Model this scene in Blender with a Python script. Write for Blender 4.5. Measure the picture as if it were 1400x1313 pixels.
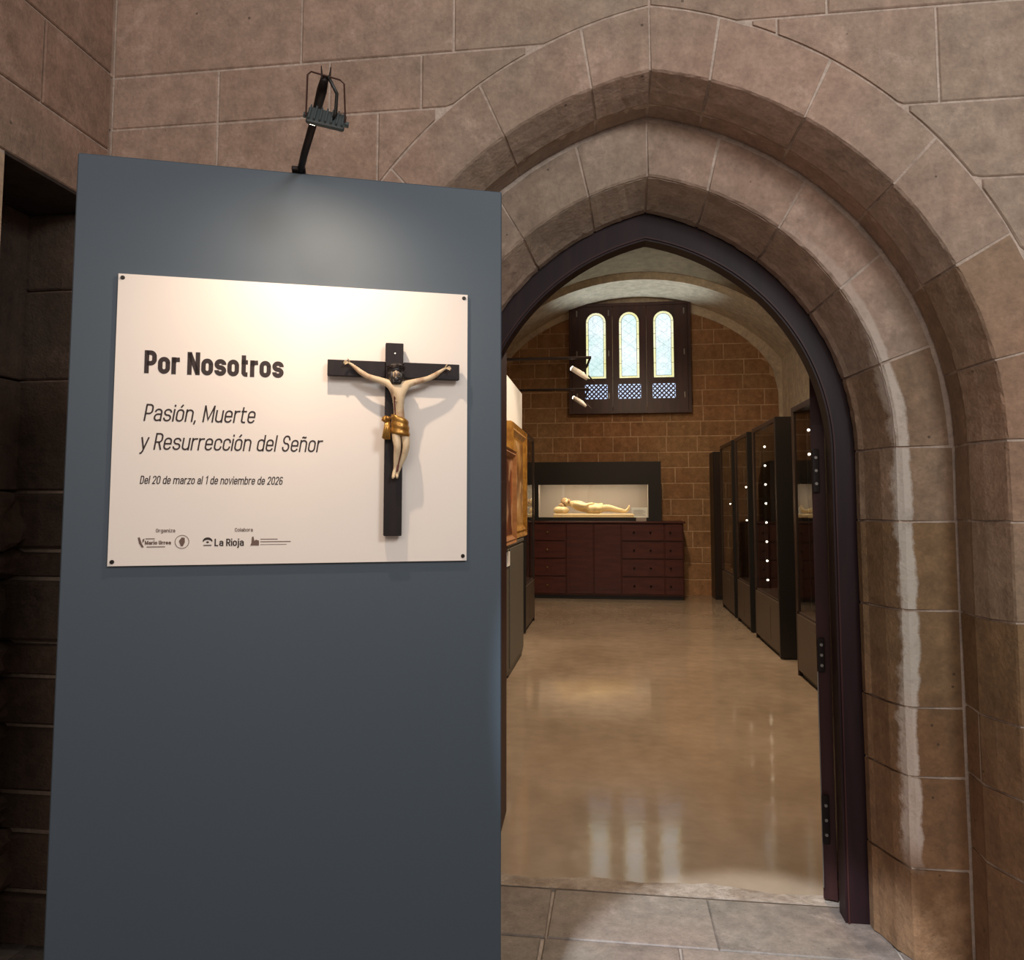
import bpy, bmesh, math, random
from mathutils import Vector, Matrix, noise
from mathutils.geometry import tessellate_polygon
random.seed(7)
PI = math.pi
S = bpy.context.scene
COL = S.collection
for o in list(bpy.data.objects): bpy.data.objects.remove(o)

# ---------------------------------------------------------------- camera
cam_d = bpy.data.cameras.new('camera'); cam = bpy.data.objects.new('camera', cam_d); COL.objects.link(cam)
F_PX = 1040.0
cam_d.sensor_fit = 'HORIZONTAL'; cam_d.sensor_width = 36.0; cam_d.lens = 36.0 * F_PX / 1400.0
cam_d.shift_y = -(656.5 - 615.0) / 1400.0
cam_d.clip_start = 0.02; cam_d.clip_end = 200
cam.location = (0, 0, 1.5)
cam.rotation_euler = (math.radians(90 + 4.1796), 0, math.radians(7.3766))
S.camera = cam

# ---------------------------------------------------------------- world, lights, exposure
S.view_settings.view_transform = 'Standard'; S.view_settings.look = 'None'
S.view_settings.gamma = 1.0; S.view_settings.use_curve_mapping = False
S.view_settings.exposure = 0.0
W = bpy.data.worlds.new('world'); S.world = W; W.use_nodes = True
W.node_tree.nodes['Background'].inputs[0].default_value = (1.0, 0.90, 0.84, 1)
W.node_tree.nodes['Background'].inputs[1].default_value = 0.30

def lamp(name, kind, loc, target, energy, color, **kw):
    d = bpy.data.lights.new(name, kind); d.energy = energy; d.color = color
    for k, v in kw.items(): setattr(d, k, v)
    o = bpy.data.objects.new(name, d); COL.objects.link(o); o.location = loc
    o.rotation_euler = (Vector(target) - Vector(loc)).to_track_quat('-Z', 'Y').to_euler()
    return o
# cool daylight pool that comes in from behind and falls on the threshold
lamp('daylight_from_doorway', 'SPOT', (-0.40, 0.60, 2.9), (0.42, 2.50, 0.0), 700, (0.80, 0.90, 1.0), spot_size=math.radians(20), spot_blend=0.12, shadow_soft_size=0.05)
# soft daylight from a high opening at the right, behind the viewer
lamp('daylight_high_right', 'AREA', (2.1, -1.2, 3.6), (1.5, 2.5, 2.9), 66, (0.90, 0.97, 1.0), shape='RECTANGLE', size=1.0, size_y=0.8)
# broad soft fill light, unseen, added behind the viewer to brighten the wall
lamp('hall_fill_light', 'AREA', (0.2, -3.3, 3.35), (0.2, 2.5, 2.65), 64, (1.0, 0.91, 0.84), shape='RECTANGLE', size=3.2, size_y=1.4)
# warm unseen fill spots added under the vault to light the inner room
for (lx, ly, lz, e) in ((0.5, 4.6, 4.3, 190), (0.5, 6.8, 4.4, 270), (0.5, 9.2, 4.4, 260)):
    lamp('room_fill_spot', 'SPOT', (lx, ly, lz), (lx, ly + (1.0 if ly > 9 else 0.3), 0), e, (1.0, 0.76, 0.52), spot_size=math.radians(150), spot_blend=0.9, shadow_soft_size=0.10)

lamp('room_fill_spot', 'SPOT', (0.2, 8.4, 3.7), (1.5, 13.0, 4.1), 80, (1.0, 0.82, 0.62), spot_size=math.radians(56), spot_blend=0.8, shadow_soft_size=0.08)  # another added spot, brightens the plaster at the far right
# unseen cool spot added above the vitrine to brighten the end vault
lamp('end_vault_fill', 'SPOT', (0.35, 12.40, 2.26), (0.40, 11.95, 5.0), 200, (0.82, 0.95, 1.0), spot_size=math.radians(64), spot_blend=0.8, shadow_soft_size=0.05)

# ---------------------------------------------------------------- materials
def M(name, col, rough=0.7, metal=0.0, emit=None, estr=0.0, spec=None, coat=0.0):
    m = bpy.data.materials.new(name); m.use_nodes = True
    b = m.node_tree.nodes['Principled BSDF']
    b.inputs['Base Color'].default_value = (*col, 1); b.inputs['Roughness'].default_value = rough
    b.inputs['Metallic'].default_value = metal
    if spec is not None: b.inputs['Specular IOR Level'].default_value = spec
    if coat: b.inputs['Coat Weight'].default_value = coat; b.inputs['Coat Roughness'].default_value = 0.12
    if emit: b.inputs['Emission Color'].default_value = (*emit, 1); b.inputs['Emission Strength'].default_value = estr
    return m
def nd(m, t, **kw):
    n = m.node_tree.nodes.new(t)
    for k, v in kw.items():
        if k in n.inputs: n.inputs[k].default_value = v
        else: setattr(n, k, v)
    return n
def lk(m, a, b): m.node_tree.links.new(a, b)
def mixc(m, fac, a, b, mode='MIX'):
    n = nd(m, 'ShaderNodeMix'); n.data_type = 'RGBA'; n.blend_type = mode
    for i, v in ((0, fac), (6, a), (7, b)):
        if isinstance(v, (int, float)): n.inputs[i].default_value = v
        elif isinstance(v, tuple): n.inputs[i].default_value = (*v, 1)
        else: lk(m, v, n.inputs[i])
    return n.outputs[2]
def ramp(m, src, p0, p1, c0=(0, 0, 0), c1=(1, 1, 1)):
    r = nd(m, 'ShaderNodeValToRGB'); e = r.color_ramp.elements
    e[0].position = p0; e[1].position = p1; e[0].color = (*c0, 1); e[1].color = (*c1, 1)
    lk(m, src, r.inputs[0]); return r.outputs[0]
def mth(m, op, a, b=None, c=None):
    n = nd(m, 'ShaderNodeMath'); n.operation = op
    for i, v in enumerate((a, b, c)):
        if v is None: continue
        if isinstance(v, (int, float)): n.inputs[i].default_value = v
        else: lk(m, v, n.inputs[i])
    return n.outputs[0]

def stone_mat(name, ca, cb, cc, rough=0.9, scale=1.0, bump=0.55, pits=0.6, vary=0.45, pale_edge=False):
    m = M(name, ca, rough); nt = m.node_tree; b = nt.nodes['Principled BSDF']
    geo = nd(m, 'ShaderNodeNewGeometry'); oi = nd(m, 'ShaderNodeObjectInfo')
    pos = geo.outputs['Position']
    n1 = nd(m, 'ShaderNodeTexNoise'); n1.inputs['Scale'].default_value = 2.2 * scale; n1.inputs['Detail'].default_value = 6; lk(m, pos, n1.inputs[0])
    n2 = nd(m, 'ShaderNodeTexNoise'); n2.inputs['Scale'].default_value = 14 * scale; n2.inputs['Detail'].default_value = 8; n2.inputs['Roughness'].default_value = 0.7; lk(m, pos, n2.inputs[0])
    n3 = nd(m, 'ShaderNodeTexNoise'); n3.inputs['Scale'].default_value = 70 * scale; n3.inputs['Detail'].default_value = 5; lk(m, pos, n3.inputs[0])
    # vertical streaks of old tooling and runs
    mp = nd(m, 'ShaderNodeMapping'); mp.inputs['Scale'].default_value = (9 * scale, 9 * scale, 0.8 * scale); lk(m, pos, mp.inputs[0])
    n4 = nd(m, 'ShaderNodeTexNoise'); n4.inputs['Scale'].default_value = 1.0; n4.inputs['Detail'].default_value = 5; lk(m, mp.outputs[0], n4.inputs[0])
    col = mixc(m, ramp(m, n1.outputs[0], 0.38, 0.62), ca, cb)
    col = mixc(m, mth(m, 'MULTIPLY', ramp(m, n4.outputs[0], 0.42, 0.68), 0.55), col, cc)
    col = mixc(m, mth(m, 'MULTIPLY', oi.outputs['Random'], vary), col, cc)
    g = ramp(m, n2.outputs[0], 0.3, 0.7, (0.70, 0.69, 0.68), (1.20, 1.19, 1.17))
    col = mixc(m, 1.0, col, g, 'MULTIPLY')
    g2 = ramp(m, n3.outputs[0], 0.3, 0.7, (0.90, 0.90, 0.90), (1.08, 1.08, 1.08))
    col = mixc(m, 1.0, col, g2, 'MULTIPLY')
    vo = nd(m, 'ShaderNodeTexVoronoi'); vo.inputs['Scale'].default_value = 11 * scale; lk(m, pos, vo.inputs[0])
    pit = mth(m, 'LESS_THAN', vo.outputs['Distance'], 0.055)
    pitk = mth(m, 'MULTIPLY', pit, mth(m, 'GREATER_THAN', n1.outputs[0], 0.50))
    col = mixc(m, mth(m, 'MULTIPLY', pitk, pits), col, (0.02, 0.012, 0.01))
    if pale_edge:
        # irregular pale band along the arris of the right jamb and arch
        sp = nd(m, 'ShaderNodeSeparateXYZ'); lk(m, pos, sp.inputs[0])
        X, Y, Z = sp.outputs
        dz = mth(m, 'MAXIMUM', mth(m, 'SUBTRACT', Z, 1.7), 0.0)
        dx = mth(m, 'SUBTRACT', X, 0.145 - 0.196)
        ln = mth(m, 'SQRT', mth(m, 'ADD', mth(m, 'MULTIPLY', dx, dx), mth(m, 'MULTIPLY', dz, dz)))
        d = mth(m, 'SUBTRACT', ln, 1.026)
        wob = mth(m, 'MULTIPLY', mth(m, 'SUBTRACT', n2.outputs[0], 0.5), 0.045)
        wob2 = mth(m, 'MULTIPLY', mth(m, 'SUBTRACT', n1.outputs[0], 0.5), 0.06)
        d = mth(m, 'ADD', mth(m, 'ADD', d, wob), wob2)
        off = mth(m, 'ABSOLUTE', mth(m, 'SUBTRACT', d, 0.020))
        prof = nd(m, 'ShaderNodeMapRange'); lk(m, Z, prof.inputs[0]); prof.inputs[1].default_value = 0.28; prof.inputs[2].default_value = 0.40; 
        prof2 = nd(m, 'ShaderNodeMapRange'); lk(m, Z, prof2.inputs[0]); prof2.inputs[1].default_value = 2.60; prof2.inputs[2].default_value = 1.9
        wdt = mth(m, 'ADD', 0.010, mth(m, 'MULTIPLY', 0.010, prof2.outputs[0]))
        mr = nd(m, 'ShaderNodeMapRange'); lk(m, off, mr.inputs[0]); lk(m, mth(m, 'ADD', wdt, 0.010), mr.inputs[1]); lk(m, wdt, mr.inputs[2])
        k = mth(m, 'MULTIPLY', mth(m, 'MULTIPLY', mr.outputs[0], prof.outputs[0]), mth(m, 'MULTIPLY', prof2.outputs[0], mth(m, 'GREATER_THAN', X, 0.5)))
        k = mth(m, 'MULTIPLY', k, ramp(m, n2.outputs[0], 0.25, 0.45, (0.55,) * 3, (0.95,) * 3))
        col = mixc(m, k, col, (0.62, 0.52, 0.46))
    n5 = nd(m, 'ShaderNodeTexNoise'); n5.inputs['Scale'].default_value = 0.9 * scale; n5.inputs['Detail'].default_value = 4
    mp5 = nd(m, 'ShaderNodeMapping'); mp5.inputs['Location'].default_value = (4.2, 1.7, 8.3); lk(m, pos, mp5.inputs[0]); lk(m, mp5.outputs[0], n5.inputs[0])
    if pits > 0:
        col = mixc(m, 0.9, col, ramp(m, n5.outputs[0], 0.40, 0.60, (1.04, 0.97, 0.93), (0.93, 0.99, 0.96)), 'MULTIPLY')
        n6 = nd(m, 'ShaderNodeTexNoise'); n6.inputs['Scale'].default_value = 5.0 * scale; n6.inputs['Detail'].default_value = 9; n6.inputs['Roughness'].default_value = 0.75; lk(m, mp5.outputs[0], n6.inputs[0])
        col = mixc(m, mth(m, 'MULTIPLY', ramp(m, n6.outputs[0], 0.56, 0.70), 0.42), col, tuple(min(1, c_ * 1.7) for c_ in cc))
        col = mixc(m, mth(m, 'MULTIPLY', ramp(m, n6.outputs[0], 0.30, 0.42, (1, 1, 1), (0, 0, 0)), 0.45), col, tuple(c_ * 0.55 for c_ in cb))
    lk(m, col, b.inputs['Base Color'])
    bp = nd(m, 'ShaderNodeBump'); bp.inputs['Strength'].default_value = bump; bp.inputs['Distance'].default_value = 0.02
    h = mth(m, 'ADD', mth(m, 'MULTIPLY', n2.outputs[0], 0.7), mth(m, 'MULTIPLY', n3.outputs[0], 0.25))
    h = mth(m, 'ADD', h, mth(m, 'MULTIPLY', n4.outputs[0], 0.4))
    h = mth(m, 'SUBTRACT', h, mth(m, 'MULTIPLY', pitk, 0.5))
    lk(m, h, bp.inputs['Height']); lk(m, bp.outputs[0], b.inputs['Normal'])
    return m

def grain_mat(name, ca, cb, rough=0.4, sc=(3, 3, 30), bump=0.05, spec=0.5, coat=0.0):
    m = M(name, ca, rough, spec=spec, coat=coat); b = m.node_tree.nodes['Principled BSDF']
    tc = nd(m, 'ShaderNodeTexCoord'); mp = nd(m, 'ShaderNodeMapping'); mp.inputs['Scale'].default_value = sc
    lk(m, tc.outputs['Object'], mp.inputs[0])
    n = nd(m, 'ShaderNodeTexNoise'); n.inputs['Scale'].default_value = 1.0; n.inputs['Detail'].default_value = 6; lk(m, mp.outputs[0], n.inputs[0])
    lk(m, mixc(m, ramp(m, n.outputs[0], 0.35, 0.65), ca, cb), b.inputs['Base Color'])
    bp = nd(m, 'ShaderNodeBump'); bp.inputs['Strength'].default_value = bump; lk(m, n.outputs[0], bp.inputs['Height']); lk(m, bp.outputs[0], b.inputs['Normal'])
    return m

m_stone = stone_mat('arch_stone', (0.40, 0.275, 0.215), (0.34, 0.240, 0.185), (0.46, 0.335, 0.27), pale_edge=True)
m_ochre = stone_mat('ochre_shaded_stone', (0.262, 0.146, 0.073), (0.205, 0.110, 0.053), (0.30, 0.178, 0.098), pale_edge=True)  # ochre stone; warm, dim light low on the jambs also put into colour
m_mid = stone_mat('half_shaded_stone', (0.325, 0.205, 0.138), (0.265, 0.170, 0.112), (0.375, 0.25, 0.175), pale_edge=True)  # step between arch and ochre stone, carries half that painted shade
m_wall = stone_mat('wall_stone', (0.40, 0.28, 0.215), (0.345, 0.250, 0.195), (0.46, 0.34, 0.275))
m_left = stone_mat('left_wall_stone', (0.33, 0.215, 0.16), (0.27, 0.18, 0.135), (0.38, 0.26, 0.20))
m_pale = stone_mat('lit_jamb_stone', (0.60, 0.42, 0.28), (0.52, 0.36, 0.24), (0.62, 0.46, 0.32), pits=0.0)  # brightness of the lit jamb strip put into a paler stone
m_rub = stone_mat('shaded_rubble', (0.105, 0.064, 0.043), (0.065, 0.040, 0.027), (0.14, 0.09, 0.065), bump=0.9, scale=1.6)  # rubble with the unlit niche's shade put into its dark colour
m_mort = stone_mat('mortar', (0.60, 0.48, 0.40), (0.50, 0.38, 0.31), (0.66, 0.54, 0.46), pits=0.0, vary=0.0, scale=2.0)
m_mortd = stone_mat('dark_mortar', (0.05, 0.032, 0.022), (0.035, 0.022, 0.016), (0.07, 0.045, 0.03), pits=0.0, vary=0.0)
m_brick = stone_mat('inner_stone', (0.36, 0.185, 0.088), (0.27, 0.135, 0.062), (0.42, 0.24, 0.125), vary=0.6, scale=0.9)
m_mortb = stone_mat('inner_mortar', (0.62, 0.42, 0.26), (0.52, 0.34, 0.20), (0.68, 0.47, 0.31), pits=0.0, vary=0.0)
m_plast = stone_mat('cream_plaster', (0.66, 0.56, 0.43), (0.60, 0.50, 0.38), (0.70, 0.60, 0.47), pits=0.0, vary=0.0, bump=0.08, scale=0.6)
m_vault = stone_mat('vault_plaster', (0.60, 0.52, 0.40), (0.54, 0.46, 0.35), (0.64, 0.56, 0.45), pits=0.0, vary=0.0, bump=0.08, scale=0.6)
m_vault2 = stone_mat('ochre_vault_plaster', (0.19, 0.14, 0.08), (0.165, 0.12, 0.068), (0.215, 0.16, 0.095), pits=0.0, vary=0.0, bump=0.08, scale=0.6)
m_slab = stone_mat('paving_stone', (0.235, 0.19, 0.165), (0.17, 0.14, 0.125), (0.29, 0.235, 0.205), rough=0.55, vary=0.5, pits=0.6, bump=0.2, scale=1.5)
m_grout = stone_mat('grout', (0.42, 0.35, 0.30), (0.36, 0.30, 0.26), (0.46, 0.39, 0.34), pits=0.0, vary=0.0)
m_thr = stone_mat('threshold_stone', (0.44, 0.36, 0.30), (0.28, 0.21, 0.16), (0.56, 0.48, 0.42), rough=0.3, scale=2.0, pits=0.0, vary=0.0)

# polished concrete
m_conc = M('polished_concrete', (0.4, 0.3, 0.22), 0.2)
b = m_conc.node_tree.nodes['Principled BSDF']; geo = nd(m_conc, 'ShaderNodeNewGeometry')
n1 = nd(m_conc, 'ShaderNodeTexNoise'); n1.inputs['Scale'].default_value = 1.1; n1.inputs['Detail'].default_value = 7; n1.inputs['Roughness'].default_value = 0.6; lk(m_conc, geo.outputs['Position'], n1.inputs[0])
n2 = nd(m_conc, 'ShaderNodeTexNoise'); n2.inputs['Scale'].default_value = 9; n2.inputs['Detail'].default_value = 8; lk(m_conc, geo.outputs['Position'], n2.inputs[0])
c = mixc(m_conc, ramp(m_conc, n1.outputs[0], 0.35, 0.65), (0.34, 0.258, 0.185), (0.45, 0.35, 0.26))
c = mixc(m_conc, 1.0, c, ramp(m_conc, n2.outputs[0], 0.3, 0.7, (0.9,) * 3, (1.07,) * 3), 'MULTIPLY')
lk(m_conc, c, b.inputs['Base Color'])
lk(m_conc, ramp(m_conc, n2.outputs[0], 0.3, 0.7, (0.055,) * 3, (0.11,) * 3), b.inputs['Roughness'])
b.inputs['Specular IOR Level'].default_value = 0.75
bp = nd(m_conc, 'ShaderNodeBump'); bp.inputs['Strength'].default_value = 0.035; bp.inputs['Distance'].default_value = 0.05; lk(m_conc, n1.outputs[0], bp.inputs['Height']); lk(m_conc, bp.outputs[0], b.inputs['Normal'])

m_panel = M('blue_grey_paint', (0.041, 0.064, 0.090), 0.66, spec=1.0)
m_sign = M('white_sign_print', (0.88, 0.79, 0.72), 0.65, spec=0.3)
m_ink = M('dark_brown_ink', (0.030, 0.014, 0.012), 0.6)
m_ink2 = M('faded_brown_ink', (0.16, 0.095, 0.075), 0.6)
m_screw = M('black_screw', (0.02, 0.015, 0.012), 0.4, 0.6)
m_cross = grain_mat('black_painted_wood', (0.012, 0.007, 0.007), (0.018, 0.010, 0.010), 0.5, (60, 60, 8), spec=0.25)
m_ivory = M('painted_flesh', (0.66, 0.50, 0.32), 0.45)
_b = m_ivory.node_tree.nodes['Principled BSDF']; _t = nd(m_ivory, 'ShaderNodeTexNoise'); _t.inputs['Scale'].default_value = 28; _t.inputs['Detail'].default_value = 5
_g = nd(m_ivory, 'ShaderNodeTexCoord'); lk(m_ivory, _g.outputs['Object'], _t.inputs[0])
lk(m_ivory, mixc(m_ivory, ramp(m_ivory, _t.outputs[0], 0.52, 0.68), (0.66, 0.50, 0.32), (0.42, 0.24, 0.13)), _b.inputs['Base Color'])
m_blood = M('dark_red_paint', (0.10, 0.015, 0.01), 0.5)
m_hair = grain_mat('dark_hair', (0.016, 0.012, 0.011), (0.035, 0.028, 0.025), 0.38, (120, 120, 40), 0.4)
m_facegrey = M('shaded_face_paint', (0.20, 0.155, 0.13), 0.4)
m_gold = grain_mat('old_gilding', (0.50, 0.26, 0.06), (0.30, 0.14, 0.03), 0.32, (40, 40, 40), 0.3); m_gold.node_tree.nodes['Principled BSDF'].inputs['Metallic'].default_value = 0.65
m_gilt = grain_mat('gilt_frame', (0.62, 0.33, 0.07), (0.36, 0.16, 0.03), 0.38, (14, 14, 14), 0.4); m_gilt.node_tree.nodes['Principled BSDF'].inputs['Metallic'].default_value = 0.5
m_pine = grain_mat('light_brown_wood', (0.42, 0.20, 0.08), (0.30, 0.13, 0.05), 0.5, (8, 3, 20))
m_door = grain_mat('dark_varnished_wood', (0.016, 0.006, 0.0075), (0.024, 0.009, 0.011), 0.5, (30, 30, 3), 0.06, spec=0.22)
m_leaf = grain_mat('reddish_dark_wood', (0.035, 0.011, 0.011), (0.05, 0.017, 0.015), 0.5, (30, 30, 3), 0.06, spec=0.25)
m_shut = grain_mat('brown_shutter_wood', (0.062, 0.020, 0.016), (0.040, 0.013, 0.011), 0.45, (14, 14, 2), 0.06)
m_chest = grain_mat('mahogany', (0.085, 0.020, 0.012), (0.055, 0.012, 0.008), 0.35, (3, 3, 20), 0.05)
m_black = M('black_lacquer', (0.012, 0.010, 0.009), 0.4)
m_case = grain_mat('dark_brown_case', (0.030, 0.018, 0.013), (0.022, 0.013, 0.010), 0.35, (20, 20, 3), 0.04)
m_plin = M('grey_brown_plinth', (0.085, 0.062, 0.045), 0.45)
m_green = M('grey_green_plinth', (0.105, 0.095, 0.078), 0.5)
m_inner = M('case_lining', (0.045, 0.025, 0.018), 0.7)
m_brass = M('worn_brass', (0.45, 0.30, 0.14), 0.35, 0.9)
m_silver = M('silver', (0.7, 0.65, 0.58), 0.25, 1.0)
m_iron = M('dark_iron', (0.022, 0.015, 0.014), 0.5, 0.7)
m_hinge = M('grey_hinge', (0.30, 0.27, 0.24), 0.45, 0.7)
m_rust = M('brown_wire', (0.085, 0.038, 0.028), 0.5, 0.5)
m_lampb = M('lamp_grey_plastic', (0.055, 0.066, 0.066), 0.5)
m_white = M('white_card', (0.88, 0.89, 0.90), 0.6)
m_lwhite = M('white_lamp_shell', (0.80, 0.78, 0.74), 0.35)
m_liner = M('vitrine_lining', (0.40, 0.345, 0.31), 0.7)
m_statue = M('ivory_polychromy', (0.80, 0.62, 0.36), 0.45)
m_led = M('led', (1, 1, 1), 0.4, emit=(1.0, 0.86, 0.68), estr=10)
m_lens = M('lamp_lens', (1, 1, 1), 0.3, emit=(1.0, 0.86, 0.66), estr=14)
m_lead = M('lead_came', (0.10, 0.10, 0.08), 0.6, 0.3)

def glass_mat(name, tint=(1, 1, 1), refl=0.12):
    m = bpy.data.materials.new(name); m.use_nodes = True; nt = m.node_tree; nt.nodes.clear()
    o = nt.nodes.new('ShaderNodeOutputMaterial'); t = nt.nodes.new('ShaderNodeBsdfTransparent'); g = nt.nodes.new('ShaderNodeBsdfGlossy'); x = nt.nodes.new('ShaderNodeMixShader'); f = nt.nodes.new('ShaderNodeFresnel')
    t.inputs[0].default_value = (*tint, 1); g.inputs['Roughness'].default_value = 0.02; f.inputs[0].default_value = 1.5
    a = nt.nodes.new('ShaderNodeMath'); a.operation = 'MULTIPLY_ADD'; a.inputs[1].default_value = 1.0; a.inputs[2].default_value = refl * 0.3
    nt.links.new(f.outputs[0], a.inputs[0]); gm = nt.nodes.new('ShaderNodeNewGeometry'); iv = nt.nodes.new('ShaderNodeMath'); iv.operation = 'SUBTRACT'; iv.inputs[0].default_value = 1; nt.links.new(gm.outputs['Backfacing'], iv.inputs[1]); ml = nt.nodes.new('ShaderNodeMath'); ml.operation = 'MULTIPLY'; nt.links.new(a.outputs[0], ml.inputs[0]); nt.links.new(iv.outputs[0], ml.inputs[1]); nt.links.new(ml.outputs[0], x.inputs[0]); nt.links.new(t.outputs[0], x.inputs[1]); nt.links.new(g.outputs[0], x.inputs[2]); nt.links.new(x.outputs[0], o.inputs[0])
    return m
m_glass = glass_mat('case_glass', (0.93, 0.93, 0.90))

# daylit stained glass: it glows because the sky stands behind it
def lit_glass(name, ca, cb, strength, scale):
    m = M(name, (0.3, 0.3, 0.3), 0.3); b = m.node_tree.nodes['Principled BSDF']
    tc = nd(m, 'ShaderNodeTexCoord')
    v = nd(m, 'ShaderNodeTexVoronoi'); v.inputs['Scale'].default_value = scale; lk(m, tc.outputs['Object'], v.inputs[0]); v.feature = 'DISTANCE_TO_EDGE'
    n = nd(m, 'ShaderNodeTexNoise'); n.inputs['Scale'].default_value = 3.0; lk(m, tc.outputs['Object'], n.inputs[0])
    c = mixc(m, ramp(m, n.outputs[0], 0.35, 0.65), ca, cb)
    c = mixc(m, 1.0, c, ramp(m, v.outputs['Distance'], 0.02, 0.07, (0.74, 0.78, 0.78), (1, 1, 1)), 'MULTIPLY')
    lk(m, c, b.inputs['Emission Color']); b.inputs['Emission Strength'].default_value = strength
    return m
m_pane = lit_glass('pale_blue_stained_glass', (0.60, 0.82, 0.82), (0.82, 0.92, 0.98), 1.12, 14)
m_paneb = lit_glass('yellow_border_glass', (0.88, 0.84, 0.38), (0.92, 0.90, 0.62), 1.05, 22)
m_sky = M('sky_behind_lattice', (0.3, 0.4, 0.5), 0.5, emit=(0.55, 0.66, 0.9), estr=1.3)

# ---------------------------------------------------------------- mesh helpers
def mobj(name, verts, faces, mat, parent=None, smooth=False):
    me = bpy.data.meshes.new(name); me.from_pydata([tuple(v) for v in verts], [], faces)
    bm = bmesh.new(); bm.from_mesh(me); bmesh.ops.recalc_face_normals(bm, faces=bm.faces); bm.to_mesh(me); bm.free()
    me.materials.append(mat)
    if smooth: me.polygons.foreach_set('use_smooth', [True] * len(me.polygons))
    o = bpy.data.objects.new(name, me); COL.objects.link(o)
    if parent: o.parent = parent
    return o
def tag(o, label, cat, group=None):
    o['label'] = label; o['category'] = cat
    if group: o['group'] = group
    return o
def thing(name, label, cat, loc=(0, 0, 0), rz=0, group=None):
    o = bpy.data.objects.new(name, None); COL.objects.link(o); o.location = loc; o.rotation_euler = (0, 0, rz); o.empty_display_size = 0.1
    return tag(o, label, cat, group)
def struct(o): o['kind'] = 'structure'; return o

class MB:
    def __init__(s, org=(0, 0, 0)): s.v = []; s.f = []; s.o = Vector(org)
    def add(s, vs, fs):
        n = len(s.v); s.v += [Vector(v) - s.o for v in vs]; s.f += [tuple(i + n for i in f) for f in fs]; return s
    def box(s, x0, x1, y0, y1, z0, z1, b=0.0):
        if b <= 0:
            return s.add([(x, y, z) for z in (z0, z1) for y in (y0, y1) for x in (x0, x1)], [(0, 1, 3, 2), (4, 6, 7, 5), (0, 4, 5, 1), (2, 3, 7, 6), (0, 2, 6, 4), (1, 5, 7, 3)])
        bm = bmesh.new(); bmesh.ops.create_cube(bm, size=1)
        for v in bm.verts: v.co = Vector(((x0 + x1) / 2 + v.co.x * (x1 - x0), (y0 + y1) / 2 + v.co.y * (y1 - y0), (z0 + z1) / 2 + v.co.z * (z1 - z0)))
        bmesh.ops.bevel(bm, geom=bm.edges[:], offset=b, segments=1, affect='EDGES')
        bm.verts.index_update(); s.add([v.co for v in bm.verts], [tuple(v.index for v in f.verts) for f in bm.faces]); bm.free(); return s
    def tube(s, pts, r, n=10, cap=True):
        pts = [Vector(p) for p in pts]; rs = r if isinstance(r, (list, tuple)) else [r] * len(pts)
        vs = []; up = None
        for i, p in enumerate(pts):
            t = (pts[min(i + 1, len(pts) - 1)] - pts[max(i - 1, 0)]).normalized()
            if up is None: up = t.orthogonal().normalized()
            a = (up - t * up.dot(t)).normalized(); up = a; c = t.cross(a)
            vs += [p + (a * math.cos(2 * PI * k / n) + c * math.sin(2 * PI * k / n)) * rs[i] for k in range(n)]
        fs = [(i * n + k, i * n + (k + 1) % n, (i + 1) * n + (k + 1) % n, (i + 1) * n + k) for i in range(len(pts) - 1) for k in range(n)]
        if cap: fs += [tuple(range(n)), tuple(range((len(pts) - 1) * n, len(pts) * n))]
        return s.add(vs, fs)
    def blob(s, c, r, seg=10, ring=7, f=None):
        c = Vector(c); vs = []
        rx, ry, rz = r if isinstance(r, (tuple, list)) else (r, r, r)
        for i in range(ring + 1):
            for k in range(seg):
                a = PI * i / ring; q = 2 * PI * k / seg; d = Vector((math.sin(a) * math.cos(q), math.sin(a) * math.sin(q), math.cos(a)))
                kf = 1 if f is None else f(d)
                vs.append(c + Vector((d.x * rx, d.y * ry, d.z * rz)) * kf)
        fs = [(i * seg + k, i * seg + (k + 1) % seg, (i + 1) * seg + (k + 1) % seg, (i + 1) * seg + k) for i in range(ring) for k in range(seg)]
        return s.add(vs, fs)
    def lathe(s, c, prof, n=16):
        c = Vector(c); vs = [c + Vector((r * math.cos(2 * PI * k / n), r * math.sin(2 * PI * k / n), z)) for r, z in prof for k in range(n)]
        fs = [(i * n + k, i * n + (k + 1) % n, (i + 1) * n + (k + 1) % n, (i + 1) * n + k) for i in range(len(prof) - 1) for k in range(n)]
        fs += [tuple(range(n)), tuple(range((len(prof) - 1) * n, len(prof) * n))]
        return s.add(vs, fs)
    def loft(s, rings, closed=True, caps=True):
        n = len(rings[0]); vs = [p for r in rings for p in r]
        m = n if closed else n - 1
        fs = [(i * n + k, i * n + (k + 1) % n, (i + 1) * n + (k + 1) % n, (i + 1) * n + k) for i in range(len(rings) - 1) for k in range(m)]
        if caps: fs += [tuple(range(n)), tuple(range((len(rings) - 1) * n, len(rings) * n))]
        return s.add(vs, fs)
    def plate(s, outer, holes, d0, d1, P):
        """flat shape with holes; P(a, b, d) maps to 3-D"""
        loops = [outer] + holes
        flat = [p for l in loops for p in l]; n = len(flat)
        tris = tessellate_polygon([[Vector((p[0], p[1], 0)) for p in l] for l in loops])
        vs = [P(p[0], p[1], d0) for p in flat] + [P(p[0], p[1], d1) for p in flat]
        fs = [tuple(t) for t in tris] + [tuple(i + n for i in t) for t in tris]
        k = 0
        for l in loops:
            L = len(l); fs += [(k + i, k + (i + 1) % L, k + (i + 1) % L + n, k + i + n) for i in range(L)]; k += L
        return s.add(vs, fs)
    def obj(s, name, mat, parent=None, smooth=False): return mobj(name, s.v, s.f, mat, parent, smooth)
XZ = lambda a, b, d: (a, d, b)
YZ = lambda a, b, d: (d, a, b)

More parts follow.
